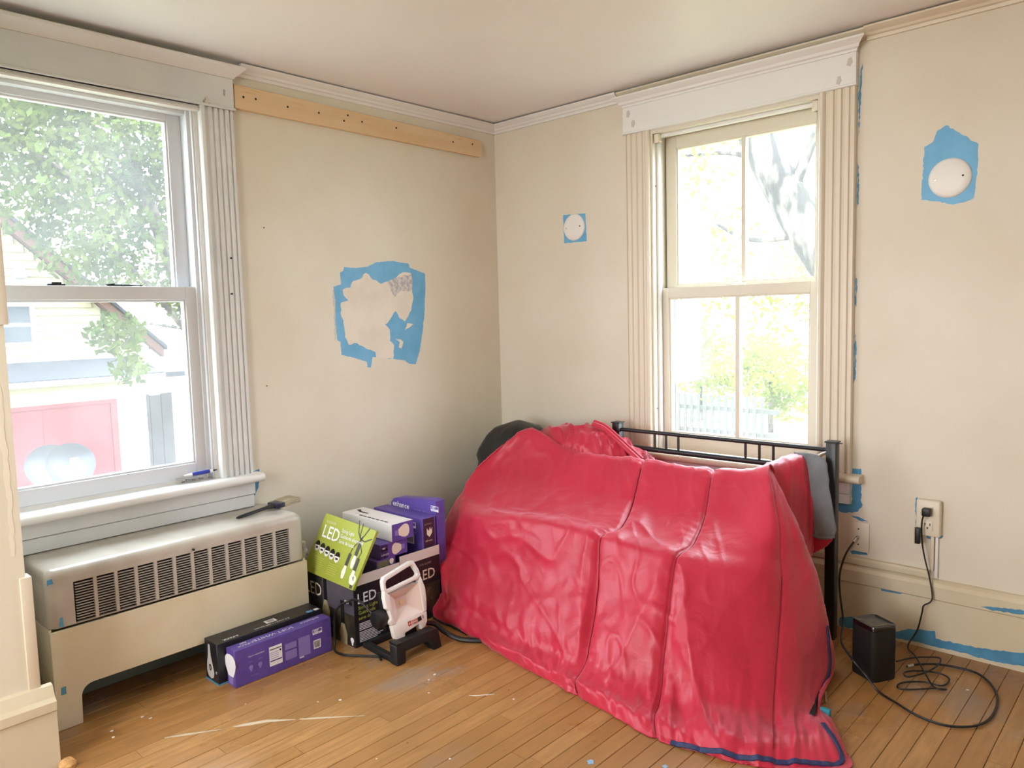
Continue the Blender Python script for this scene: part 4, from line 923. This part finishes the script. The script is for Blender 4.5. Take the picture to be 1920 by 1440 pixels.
def onbag(u, v):
    i = u/(G.shape[0]-1)*(NU-1); j = v/(G.shape[1]-1)*(NV-1); i0, j0 = min(int(i), NU-2), min(int(j), NV-2); a, b_ = i-i0, j-j0
    f_ = lambda A: Vector((A[i0, j0]*(1-a)*(1-b_)+A[i0+1, j0]*a*(1-b_)+A[i0, j0+1]*(1-a)*b_+A[i0+1, j0+1]*a*b_))
    return f_(S2), f_(N2).normalized()
def bagribbon(path, w, m, name, lift=.004, k=24):
    pts = []
    P = [Vector((a, b_, 0)) for a, b_ in path]
    sp = spline(P, k); rings = []
    Q = [onbag(p.x, p.y) for p in sp]
    for i, (p, n) in enumerate(Q):
        d = (Q[min(i+1, len(Q)-1)][0]-Q[max(i-1, 0)][0])
        if d.length < 1e-6: continue
        d.normalize(); s_ = d.cross(n).normalized(); c_ = p+n*lift
        rings.append([c_-s_*w-n*.003, c_+s_*w-n*.003, c_+s_*w*.8+n*.001, c_-s_*w*.8+n*.001])
    return MB().loft(rings).build(name, m, SB, smooth=True)
SEAM = mat('dark red seam thread', '#86142a', .7)
bagribbon([(5, 2.2), (5, 4), (5, 6), (5, 9.0)], .0016, SEAM, 'seam', .0035, 40)
bagribbon([(7, 2.2), (7, 4), (7, 6), (7, 9.0)], .0016, SEAM, 'seam', .0035, 40)
bagribbon([(9.55, 4.8), (9.55, 6), (9.5, 8.5)], .0012, SEAM, 'seam', .0008, 40)
bagribbon([(7.35, 8.95), (8, 8.82), (9, 8.76), (10, 8.80), (10.75, 8.84), (10.92, 8.6), (10.8, 8.2)], .0075, NAVY, 'zipper')
bagribbon([(10.9, 5.9), (10.78, 6.5), (10.72, 7.0), (10.68, 7.35)], .007, NAVY, 'zipper')
bagribbon([(10.67, 7.38), (10.55, 7.6), (10.46, 7.8)], .008, ZBLK, 'zipper_end')
bagribbon([(1.0, 8.75), (1.4, 8.75), (2.0, 8.95)], .008, ZBLK, 'zipper')
p, n = onbag(10.68, 7.36)
for dx in (-.007, .008):
    b = MB(); q = p+n*.010+Vector((dx, 0, 0)); b.tube([q, q+Vector((dx*.4, -.006, -.030))], [.003, .0045], 8); b.build('zipper_pull', STEEL, SB, smooth=True)
MB().box(2.005, 2.035, -.742, -.728, .001, .034).build('fabric_tag', TEAL, SB, bevel=.003)

# bunched second layer behind the ridge and the flap over the right post
def patchgrid(ctrl, nu, nv, amp, name, m, fold=(0, 0, 0), solid=.006):
    C_ = np.array(ctrl, float)
    U = np.linspace(0, C_.shape[0]-1, nu); V = np.linspace(0, C_.shape[1]-1, nv)
    S_ = cr(C_, U); S_ = np.swapaxes(cr(np.swapaxes(S_, 0, 1), V), 0, 1); n = normals(S_)
    for i in range(nu):
        for j in range(nv):
            x, y, z = S_[i, j]
            d = amp*noise.noise(Vector((x*9, y*9, z*9)))+fold[0]*ridged(U[i]*fold[1]+V[j]*.7, V[j]*fold[2], 1.3)**3
            S_[i, j] += n[i, j]*d
    return gridmesh(S_, m, name, SB, solid)
ctrl = []
for x, zt, yf in ((.44, .62, -.36), (.52, .690, -.35), (.60, .718, -.34), (.68, .722, -.34), (.75, .728, -.34), (.83, .720, -.33), (.90, .700, -.32), (.98, .655, -.31), (1.06, .605, -.30), (1.10, .54, -.30)):
    ctrl.append([(x+.06, yf-.02, zt-.12), (x+.03, yf+.02, zt-.045), (x+.01, yf+.07, zt-.008), (x, yf+.115, zt), (x-.01, yf+.15, zt-.03), (x-.01, yf+.165, zt-.14)])
patchgrid(ctrl, 90, 60, .004, 'folded_layer', REDC, (.016, 1.6, .8))
# open lip with dark lining next to the left post
lip = [(.795, -.235, .742), (.86, -.245, .728), (.93, -.262, .695), (1.00, -.270, .652), (1.075, -.278, .606)]
MB().tube(spline(lip, 10), .012, 10).build('lip_hem', REDC, SB, smooth=True)
MB().tube(spline([(a-.012, b_+.026, c_+.006) for a, b_, c_ in lip], 10), .012, 10).build('lip_hem', REDC, SB, smooth=True)
MB().tube(spline([(a-.004, b_+.012, c_-.006) for a, b_, c_ in lip], 10), .010, 8).build('lining_edge', mat('dark plum lining', '#3a2238', .7), SB, smooth=True)
# red flap hanging from the rail towards the right post
ctrl = [[(1.640, -.400, .668), (1.645, -.330, .672), (1.655, -.235, .680), (1.66, -.18, .68)],
        [(1.690, -.400, .645), (1.700, -.320, .672), (1.700, -.245, .690), (1.700, -.18, .695)],
        [(1.735, -.385, .560), (1.745, -.320, .620), (1.745, -.250, .682), (1.735, -.19, .697)],
        [(1.765, -.350, .470), (1.768, -.300, .530), (1.768, -.250, .620), (1.757, -.215, .685)],
        [(1.782, -.320, .390), (1.784, -.280, .430), (1.783, -.245, .520), (1.772, -.225, .640)],
        [(1.792, -.300, .335), (1.793, -.260, .345), (1.792, -.235, .400), (1.785, -.226, .500)]]
patchgrid(ctrl, 50, 40, .004, 'side_flap', REDC, (.006, 1.2, .9), .008)
ctrl = [[(1.700, -.205, .702), (1.735, -.205, .706), (1.770, -.205, .706), (1.815, -.212, .695)],
        [(1.733, -.222, .690), (1.755, -.222, .694), (1.782, -.222, .692), (1.828, -.222, .676)],
        [(1.768, -.240, .600), (1.782, -.240, .605), (1.812, -.238, .602), (1.842, -.232, .590)],
        [(1.778, -.242, .520), (1.792, -.242, .520), (1.825, -.240, .520), (1.856, -.234, .515)],
        [(1.784, -.242, .450), (1.800, -.242, .447), (1.832, -.240, .445), (1.866, -.234, .440)],
        [(1.790, -.242, .412), (1.808, -.242, .408), (1.834, -.240, .410), (1.862, -.234, .418)]]
patchgrid(ctrl, 40, 24, .004, 'lining_flap', GREYF, (.003, 1.0, .8), .01)
MB().tube(spline([(1.790, -.246, .412), (1.815, -.246, .408), (1.845, -.240, .412), (1.862, -.234, .418)], 8), .006, 8).build('lining_hem', GREYF, SB, smooth=True)
MB().loft([[(1.79, -.25, .345), (1.80, -.23, .345), (1.80, -.225, .408), (1.79, -.243, .408)], [(1.83, -.238, .375), (1.835, -.225, .375), (1.84, -.222, .404), (1.835, -.238, .404)], [(1.850, -.232, .398), (1.853, -.226, .398), (1.856, -.226, .408), (1.853, -.234, .408)]]).build('flap_corner', REDC, SB, bevel=.003)

# black bag in the corner
mb = MB(); rings = []
for k, t in enumerate(np.linspace(0, 1, 22)):
    z = .001+.722*t
    r = .175*(1-.15*abs(t-.4)) if t < .75 else .175*math.sqrt(max(0.0, 1-((t-.75)/.25)**2))*.95+.012
    cx_, cy_ = .205+.115*t, -.195-.02*t
    ring = []
    for a in np.linspace(0, 2*math.pi, 41)[:-1]:
        rr = r*(1+.10*noise.noise(Vector((math.cos(a)*2, math.sin(a)*2, t*4)))+.05*noise.noise(Vector((math.cos(a)*6, math.sin(a)*6, t*9)))+.09*abs(noise.noise(Vector((math.cos(a)*4+5, math.sin(a)*4, t*7)))))
        ring.append((cx_+rr*math.cos(a)*1.05, min(-.015, cy_+rr*math.sin(a)), z))
    rings.append(ring)
tag(mb.loft(rings).build('black_plastic_bag', GARB, smooth=True, sharp=80), 'crumpled black plastic bag stuffed in the corner behind the sleeping bag', 'bag')

# ------------------------------------------------------------------ modem and cables
MD = thing('modem', 'glossy black tower modem on the floor with cables beside the headboard', 'modem', (2.035, -.345, 0))
Z = Matrix.Translation((2.037, -.350, 0)) @ Matrix.Rotation(math.radians(-30), 4, 'Z')
def rr(w, d, r, n=5):
    pts = []
    for cx_, cy_, a0 in ((w/2-r, d/2-r, 0), (-w/2+r, d/2-r, 90), (-w/2+r, -d/2+r, 180), (w/2-r, -d/2+r, 270)):
        for t in np.linspace(0, 90, n): a = math.radians(a0+t); pts.append((cx_+r*math.cos(a), cy_+r*math.sin(a)))
    return pts
P_ = rr(.106, .098, .016)
MB().loft([[Z @ Vector((x*k, y*k, z)) for x, y in P_] for z, k in ((.0005, .96), (.004, 1), (.172, 1))]).build('body', BLACKR, MD, smooth=True, sharp=50)
MB().loft([[Z @ Vector((x*k, y*k, z)) for x, y in P_] for z, k in ((.172, 1), (.183, 1), (.187, .97), (.1875, .93), (.1855, .88), (.185, .3))]).build('top_cap', BLACKG, MD, smooth=True, sharp=50)
cx = spline([(1.869, -.022, .364), (1.838, -.045, .30), (1.822, -.06, .221), (1.835, -.09, .15), (1.885, -.20, .10), (1.935, -.36, .09), (2.000, -.455, .085), (2.046, -.462, .045), (2.090, -.470, .006), (2.156, -.513, .006), (2.232, -.554, .006), (2.305, -.558, .006), (2.365, -.512, .006), (2.392, -.434, .006), (2.389, -.310, .006), (2.358, -.209, .006), (2.300, -.137, .006), (2.227, -.135, .006), (2.173, -.165, .010), (2.130, -.225, .016), (2.118, -.260, .018)], 8)
CX = thing('coaxial_cable', 'long black coaxial cable looping over the floor from the wall plate to the modem', 'cable', (2.1, -.3, 0))
MB().tube(cx, .0038, 8).build('cable', BLACKP, CX, smooth=True)
MB().tube([(2.128, -.233, .016), (2.118, -.260, .018)], .0062, 10).build('connector', STEEL, CX, smooth=True); MB().tube([(1.869, -.0236, .364), (1.862, -.030, .350)], .0055, 10).build('connector', STEEL, CX, smooth=True)
pc = spline([(2.112, -.050, .509), (2.102, -.056, .476), (2.101, -.045, .398), (2.108, -.034, .336), (2.125, -.036, .269), (2.137, -.042, .205), (2.133, -.052, .185), (2.112, -.050, .166), (2.107, -.050, .138), (2.093, -.052, .070), (2.070, -.077, .012), (2.117, -.158, .018), (2.177, -.274, .018), (2.214, -.329, .008), (2.239, -.332, .006), (2.250, -.322, .006), (2.218, -.340, .006), (2.158, -.400, .006), (2.128, -.405, .006), (2.132, -.360, .006), (2.181, -.314, .006), (2.235, -.303, .006), (2.240, -.239, .006), (2.203, -.217, .006), (2.145, -.245, .007), (2.118, -.292, .010), (2.136, -.317, .010), (2.176, -.248, .014), (2.191, -.164, .014), (2.180, -.106, .012), (2.143, -.127, .012), (2.110, -.185, .02), (2.085, -.262, .028)], 8)
PCB = thing('power_cable', 'thin black power cord coiled beside the modem and plugged into the outlet', 'cable', (2.15, -.2, 0))
MB().tube(pc, .0028, 8).build('cable', BLACKP, PCB, smooth=True)
MB(RW).box(2.100, 2.128, .0335, .062, .494, .522).build('plug', BLACKP, PCB, bevel=.004)
MB(RW).box(2.078, 2.094, .034, .052, .388, .446).build('adapter', BLACKP, PCB, bevel=.003); MB(RW).box(2.0745, 2.0775, .034, .050, .388, .446).build('adapter_label', mat('yellow label', '#d8c68a', .5), PCB)

# ------------------------------------------------------------------ outside
GRASS = mat('lawn', '#6c6e4a', .9, var=(3, '#7d775a', .4, .7))
GZ = -2.4
mb = MB(); mb.add([(-40, -25, GZ), (30, -25, GZ), (30, 1.0, GZ), (-40, 1.0, GZ), (-40, 7, -.85), (30, 7, -.85), (-40, 45, -.6), (30, 45, -.6)], [(0, 1, 2, 3), (3, 2, 5, 4), (4, 5, 7, 6)])
tag(mb.build('ground', GRASS), 'pale lawn outside rising to a bank behind the house', 'ground', kind='structure')
SID = mat('cream clapboard', '#a0967c', .7); SIDW = mat('white clapboard', '#e6e4dc', .7); ROOF = mat('dark asphalt shingle', '#282830', .9, var=(14, '#34353d', .4, .7)); DOOR = mat('red painted door', '#6e2128', .6, var=(4, '#5f1d25', .4, .7)); RAKE = mat('brown rake board', '#4f2f25', .7); WHT = mat('white exterior paint', '#efece4', .6)
GA = thing('garage', 'cream clapboard garage with a wide red door and dark shingle roof seen outside', 'building', (-8, -1, GZ))
MB().box(-9.36, -8.03, -3.2, 1.20, GZ, .56).build('wall', SID, GA)
z = GZ
while z < .52:
    if z+.11 < .27 + .02:
        for a, c in ((.86, 1.22), (-3.2, -2.3)): MB().add([(-8.03, a, z), (-8.00, a, z), (-8.02, a, z+.115), (-8.03, a, z+.115), (-8.03, c, z), (-8.00, c, z), (-8.02, c, z+.115), (-8.03, c, z+.115)], [(0, 1, 2, 3), (7, 6, 5, 4), (1, 5, 6, 2), (0, 4, 5, 1), (2, 6, 7, 3)]).build('siding_board', SID, GA)
    else:
        a, c = -3.2, 1.22
        MB().add([(-8.03, a, z), (-8.00, a, z), (-8.02, a, z+.115), (-8.03, a, z+.115), (-8.03, c, z), (-8.00, c, z), (-8.02, c, z+.115), (-8.03, c, z+.115)], [(0, 1, 2, 3), (7, 6, 5, 4), (1, 5, 6, 2), (0, 4, 5, 1), (2, 6, 7, 3)]).build('siding_board', SID, GA)
    z += .115
d = MB().box(-8.029, -8.012, -2.2, .78, GZ, .22).build('door', DOOR, GA)
for y in (-1.5, -.75, 0.0): MB().box(-8.012, -8.004, y-.03, y+.03, GZ, .20).build('door_rail', DOOR, d)
MB().box(-8.03, -7.985, .78, .86, GZ, .27).build('door_trim', DOOR, GA); MB().box(-8.03, -7.985, -2.3, .78, .22, .27).build('door_trim', DOOR, GA)
MB().box(-8.03, -7.99, 1.14, 1.24, GZ, .52).build('corner_board', WHT, GA)
MB().prism([(-7.75, .55), (-7.75, .60), (-9.21, .775), (-9.21, .725)], lambda p, q, t: (p, t, q), -3.3, 1.42).build('roof', ROOF, GA); MB().box(-7.76, -7.72, -3.3, 1.42, .52, .585).build('gutter', WHT, GA)
GH = thing('gable_house', 'cream clapboard gable end with brown rake boards above the garage roof', 'building', (-9.6, -1, GZ))
pk = (-1.9, 4.45); rz = lambda y: .865+(1.93-y)*.94 if y > pk[0] else .865+(y-(2*pk[0]-1.93))*.94
mb = MB(); mb.prism([(1.86, GZ), (1.86, rz(1.86)), pk, (-5.6, rz(-5.6)), (-5.6, GZ)], lambda p, q, t: (t, p, q), -13.5, -9.44).build('wall', SID, GH)
z = .76
while z < 4.2:
    yr = 1.93-(z+.11-.865)/.94 if z+.11 > .865 else 1.86
    yr = min(1.86, yr); yl = 2*pk[0]-yr
    if yr-yl > .3:
        MB().add([(-9.44, yl, z), (-9.405, yl, z), (-9.43, yl, z+.11), (-9.44, yl, z+.11), (-9.44, yr, z), (-9.405, yr, z), (-9.43, yr, z+.11), (-9.44, yr, z+.11)], [(0, 1, 2, 3), (7, 6, 5, 4), (1, 5, 6, 2), (0, 4, 5, 1), (2, 6, 7, 3)]).build('siding_board', SID, GH)
    z += .11
MB().prism([(2.05, .75), (2.05, .88), (pk[0], pk[1]+.20), (pk[0], pk[1]+.02)], lambda p, q, t: (t, p, q), -9.40, -9.25).build('rake_board', RAKE, GH); MB().prism([(2*pk[0]-2.05, .75), (2*pk[0]-2.05, .88), (pk[0], pk[1]+.20), (pk[0], pk[1]+.02)], lambda p, q, t: (t, p, q), -9.40, -9.25).build('rake_board', RAKE, GH)
MB().prism([(2.1, .86), (2.1, .92), (pk[0], pk[1]+.27), (pk[0], pk[1]+.20)], lambda p, q, t: (t, p, q), -13.6, -9.22).build('roof', ROOF, GH)
MB().box(-9.44, -9.39, 1.78, 1.88, .76, .98).build('corner_board', WHT, GH)
w = MB().box(-9.42, -9.38, -.45, .36, 1.0, 1.60).build('window', WHT, GH)
for a, c in ((1.05, 1.27), (1.32, 1.55)): MB().box(-9.385, -9.372, -.38, .29, a, c).build('pane', mat('dark far glass', '#2a2f38', .2), w)
b = MB(); b.box(-9.40, -9.30, .15, .22, 2.05, 2.12).lathe([(.04, 0), (.09, .02), (.075, .14), (.03, .18)], 12, Matrix.Translation((-9.30, .185, 1.92))); b.build('porch_lamp', mat('grey lamp metal', '#8d8f96', .5), GH)
SH = thing('white_shed', 'white shed wall with dark roof edge beyond the garage corner', 'building', (-11, 5, GZ))
MB().box(-14, -10.5, 2.75, 8, GZ, .42).build('wall', SIDW, SH); MB().prism([(-10.2, .36), (-10.2, .44), (-12.5, .95), (-12.5, .87)], lambda p, q, t: (p, t, q), 2.4, 8.2).build('roof', ROOF, SH); MB().box(-10.48, -10.44, 2.75, 8, .26, .42).build('fascia', WHT, SH)
FE = thing('alley_shade', 'dark boards standing in for the shadowed alley beside the garage', 'fence', (-9, 1.9, GZ))  # alley shadow put in as dark-coloured boards
for k in range(4): MB().box(-9.0, -8.97, 1.34+k*.17, 1.34+k*.17+.16, GZ, .18+.02*(k % 2)).build('board', mat('alley shade', '#3a3739', .9) if k == 0 else bpy.data.materials['alley shade'], FE)
DISH = mat('darkened dish white', '#3f3f45', .4)  # white dishes coloured darker so bright skylight does not clip them
def dish(x, y, z, r, label, tilt):
    t = thing('satellite_dish', label, 'satellite dish', (x, y, GZ))
    M = Matrix.Translation((x, y, z)) @ Vector((1, tilt, .45)).to_track_quat('Z', 'Y').to_matrix().to_4x4()
    MB().lathe([(.001, .02), (r*.5, .045), (r*.85, .10), (r, .14), (r, .15), (r*.85, .112), (r*.5, .058), (.001, .032)], 32, M).build('reflector', DISH, t, smooth=True)
    MB().tube([M @ Vector((0, -r*.9, .10)), M @ Vector((0, -r*.35, .40))], .014, 6).build('feed_arm', STEEL, t); MB().obox(M @ Matrix.Translation((0, -r*.3, .42)), .06, .06, .08).build('receiver', WHT, t)
    MB().tube([(x-.06, y, GZ), (x-.06, y, z-.05), M @ Vector((0, 0, .01))], .022, 8).build('mast', STEEL, t)
dish(-4.9, -.682, -.06, .20, 'white satellite dish on a mast, the one standing in front of its twin', -.2); dish(-5.6, -.655, -.165, .22, 'white satellite dish partly hidden behind the other dish', -.2)

def leaves(mb_, clusters, n, size, seed):
    r = random.Random(seed)
    tot = sum(c[3]**2 for c in clusters)
    for cx_, cy_, cz_, rad in clusters:
        for _ in range(int(n*rad*rad/tot)):
            v = Vector((r.gauss(0, 1), r.gauss(0, 1), r.gauss(0, 1))).normalized()*rad*(r.random()**.4)
            p = Vector((cx_, cy_, cz_))+Vector((v.x, v.y, v.z*.8)); a = Vector((r.gauss(0, 1), r.gauss(0, 1), r.gauss(0, 1))).normalized(); b_ = a.orthogonal().normalized(); s = size*r.uniform(.6, 1.3)
            mb_.v += [tuple(p-a*s), tuple(p+b_*s*.5), tuple(p+a*s), tuple(p-b_*s*.5)]; k = len(mb_.v)-4; mb_.f.append((k, k+1, k+2, k+3))
BARK = mat('grey bark', '#2a2622', .95, var=(9, '#6a6256', .42, .6), bump=(14, .9), stretch=(1, 1, .35))
LF1 = leafmat('green leaves', '#36452a', '#5f6a38'); LF2 = leafmat('yellow green leaves', '#5d6a2c', '#878a3e')
def tree(name, label, loc, trunk, branches, clusters, n, size, lm, seed, group=None):
    t = thing(name, label, 'tree', loc, group)
    MB().tube(spline([p[:3] for p in trunk], 6), [p for i in range(len(trunk)-1) for p in np.linspace(trunk[i][3], trunk[i+1][3], 7)[:-1]]+[trunk[-1][3]], 12).build('trunk', BARK, t, smooth=True)
    for br in branches: MB().tube(spline(br[0], 6), list(np.linspace(br[1], br[1]*.3, (len(br[0])-1)*6+1)), 7).build('branch', BARK, t, smooth=True)
    mb_ = MB(); leaves(mb_, clusters, n, size, seed); me = bpy.data.meshes.new('foliage'); me.from_pydata(mb_.v, [], mb_.f); o = link_mesh('foliage', me, lm, t); o['kind'] = 'stuff'
    return t
tree('broadleaf_tree', 'broad leafy tree in front of the gable house outside the vinyl window', (-7, 1.75, GZ), [(-7, 1.75, GZ, .16), (-7, 1.7, -.5, .14), (-7, 1.55, 1.0, .12), (-7, 1.2, 2.3, .09), (-6.9, .8, 3.4, .05)],
     [([(-7, 1.6, .9), (-6.8, 1.0, 1.6), (-6.6, .3, 2.3)], .05), ([(-7, 1.4, 1.6), (-7, 2.0, 2.6), (-7, 2.5, 3.3)], .05), ([(-7, 1.2, 2.2), (-6.8, .2, 2.9), (-6.6, -.6, 3.3)], .05), ([(-6.9, 1.3, 1.2), (-6.3, .6, 1.25), (-6.0, .25, 1.0)], .025)],
     [(-7, .9, 3.6, 1.1), (-6.8, -.2, 3.0, .95), (-7, 1.6, 2.9, .9), (-6.8, .4, 2.2, .75), (-7, 2.3, 2.3, .7), (-6.6, -.9, 3.6, .8), (-7, 1.5, 1.7, .5), (-6.1, .25, 1.15, .33), (-6.1, .35, .75, .22), (-7.2, .3, 4.4, 1.0), (-7, 1.9, 1.1, .35)], 15000, .055, LF1, 1)
tree('leaning_tree', 'leaning thick trunked tree outside the sash window', (1.6, 5, GZ), [(1.6, 5, GZ, .34), (.85, 5, -.3, .28), (.15, 5, 1.3, .24), (-.36, 5, 2.15, .22), (-.80, 5, 2.95, .19), (-1.25, 5, 4.0, .15), (-1.6, 5.2, 5.4, .10)],
     [([(-.5, 5, 2.4), (-.1, 4.9, 3.1), (.6, 4.8, 3.5)], .07), ([(-.3, 5, 2.0), (-.9, 4.9, 2.0), (-1.4, 4.8, 2.3)], .04), ([(-.7, 5, 2.7), (-1.2, 5.2, 3.0), (-1.9, 5.3, 3.1)], .05)],
     [(-1.3, 5.1, 2.1, .5), (-.9, 5, 1.3, .55), (-1.8, 5.4, 3.0, .6), (.3, 4.8, 3.4, .6), (-1.5, 5.4, 5.0, 1.4), (-.5, 4.8, .8, .45), (-1.6, 5, 1.2, .35)], 1500, .05, LF2, 2)
for k, (x, y, z, r, n) in enumerate(((-4.3, 10.0, .3, .8, 1500), (-2.6, 9.3, .1, .7, 1500), (-.9, 9.2, -.2, .6, 700), (-3.2, 12.6, 1.8, 1.1, 900))):
    lab = ('rounded yellow green bush beyond the board fence, at its far end', 'rounded yellow green bush just behind the fence pickets', 'low yellow green bush on the open lawn past the fence', 'tall thin yellow green bush rising behind the other bushes')[k]
    tree('garden_bush', lab, (x, y, -.85), [(x, y, -.85, .05), (x, y, z-.2, .04), (x, y, z+.1, .02)], [], [(x, y, z, r), (x+.3, y, z-.4, r*.6), (x-.2, y, z+.4, r*.6)], n, .055, LF2, 30+k, 'bushes behind the picket fence')
PF = thing('picket_fence', 'grey garden picket fence in front of the bushes outside the sash window', 'fence', (-3, 8, -.85))
PFM = mat('grey fence wood', '#4e4e48', .9)
for k in range(14): MB().box(-3.75+k*.12, -3.75+k*.12+.05, 8.0, 8.03, -.86, -.1).build('picket', PFM, PF)
MB().box(-3.8, -1.9, 8.03, 8.06, -.35, -.28).box(-3.8, -1.9, 8.03, 8.06, -.72, -.65).build('fence_rail', PFM, PF)
EX = MB().box(.72, .962, .165, .20, GZ, 2.6).build('exterior_siding', mat('grey green exterior siding', '#48504a', .8), None)
tag(EX, 'grey green exterior siding beside the sash window', 'siding', kind='structure')

# ------------------------------------------------------------------ unseen ceiling lamp behind the camera, added as fill light
CL = thing('fill_lamp', 'unseen round frosted ceiling lamp added in the rear of the room for fill light', 'lamp', (1.1, -3.7, CEILZ-.12))
MB().lathe([(.001, CEILZ-.12), (.09, CEILZ-.11), (.15, CEILZ-.07), (.165, CEILZ-.03)], 32, Matrix.Translation((1.1, -3.7, 0))).build('shade', mat('fill lamp glass', '#fff6e6', .4), CL, smooth=True)
MB().lathe([(.17, CEILZ-.03), (.17, CEILZ-.001)], 32, Matrix.Translation((1.1, -3.7, 0))).build('rim', STEEL, CL, smooth=True)
sm = bpy.data.materials['fill lamp glass'].node_tree.nodes['Principled BSDF']; sm.inputs['Emission Color'].default_value = (1, .97, .9, 1); sm.inputs['Emission Strength'].default_value = 4
ld = bpy.data.lights.new('fill_light', 'POINT'); ld.energy = 22; ld.color = (1, .97, .92); ld.shadow_soft_size = .16  # fill light placed below the added lamp
lo = bpy.data.objects.new('fill_light', ld); col.objects.link(lo); lo.parent = CL; lo.location = (0, 0, -.20)
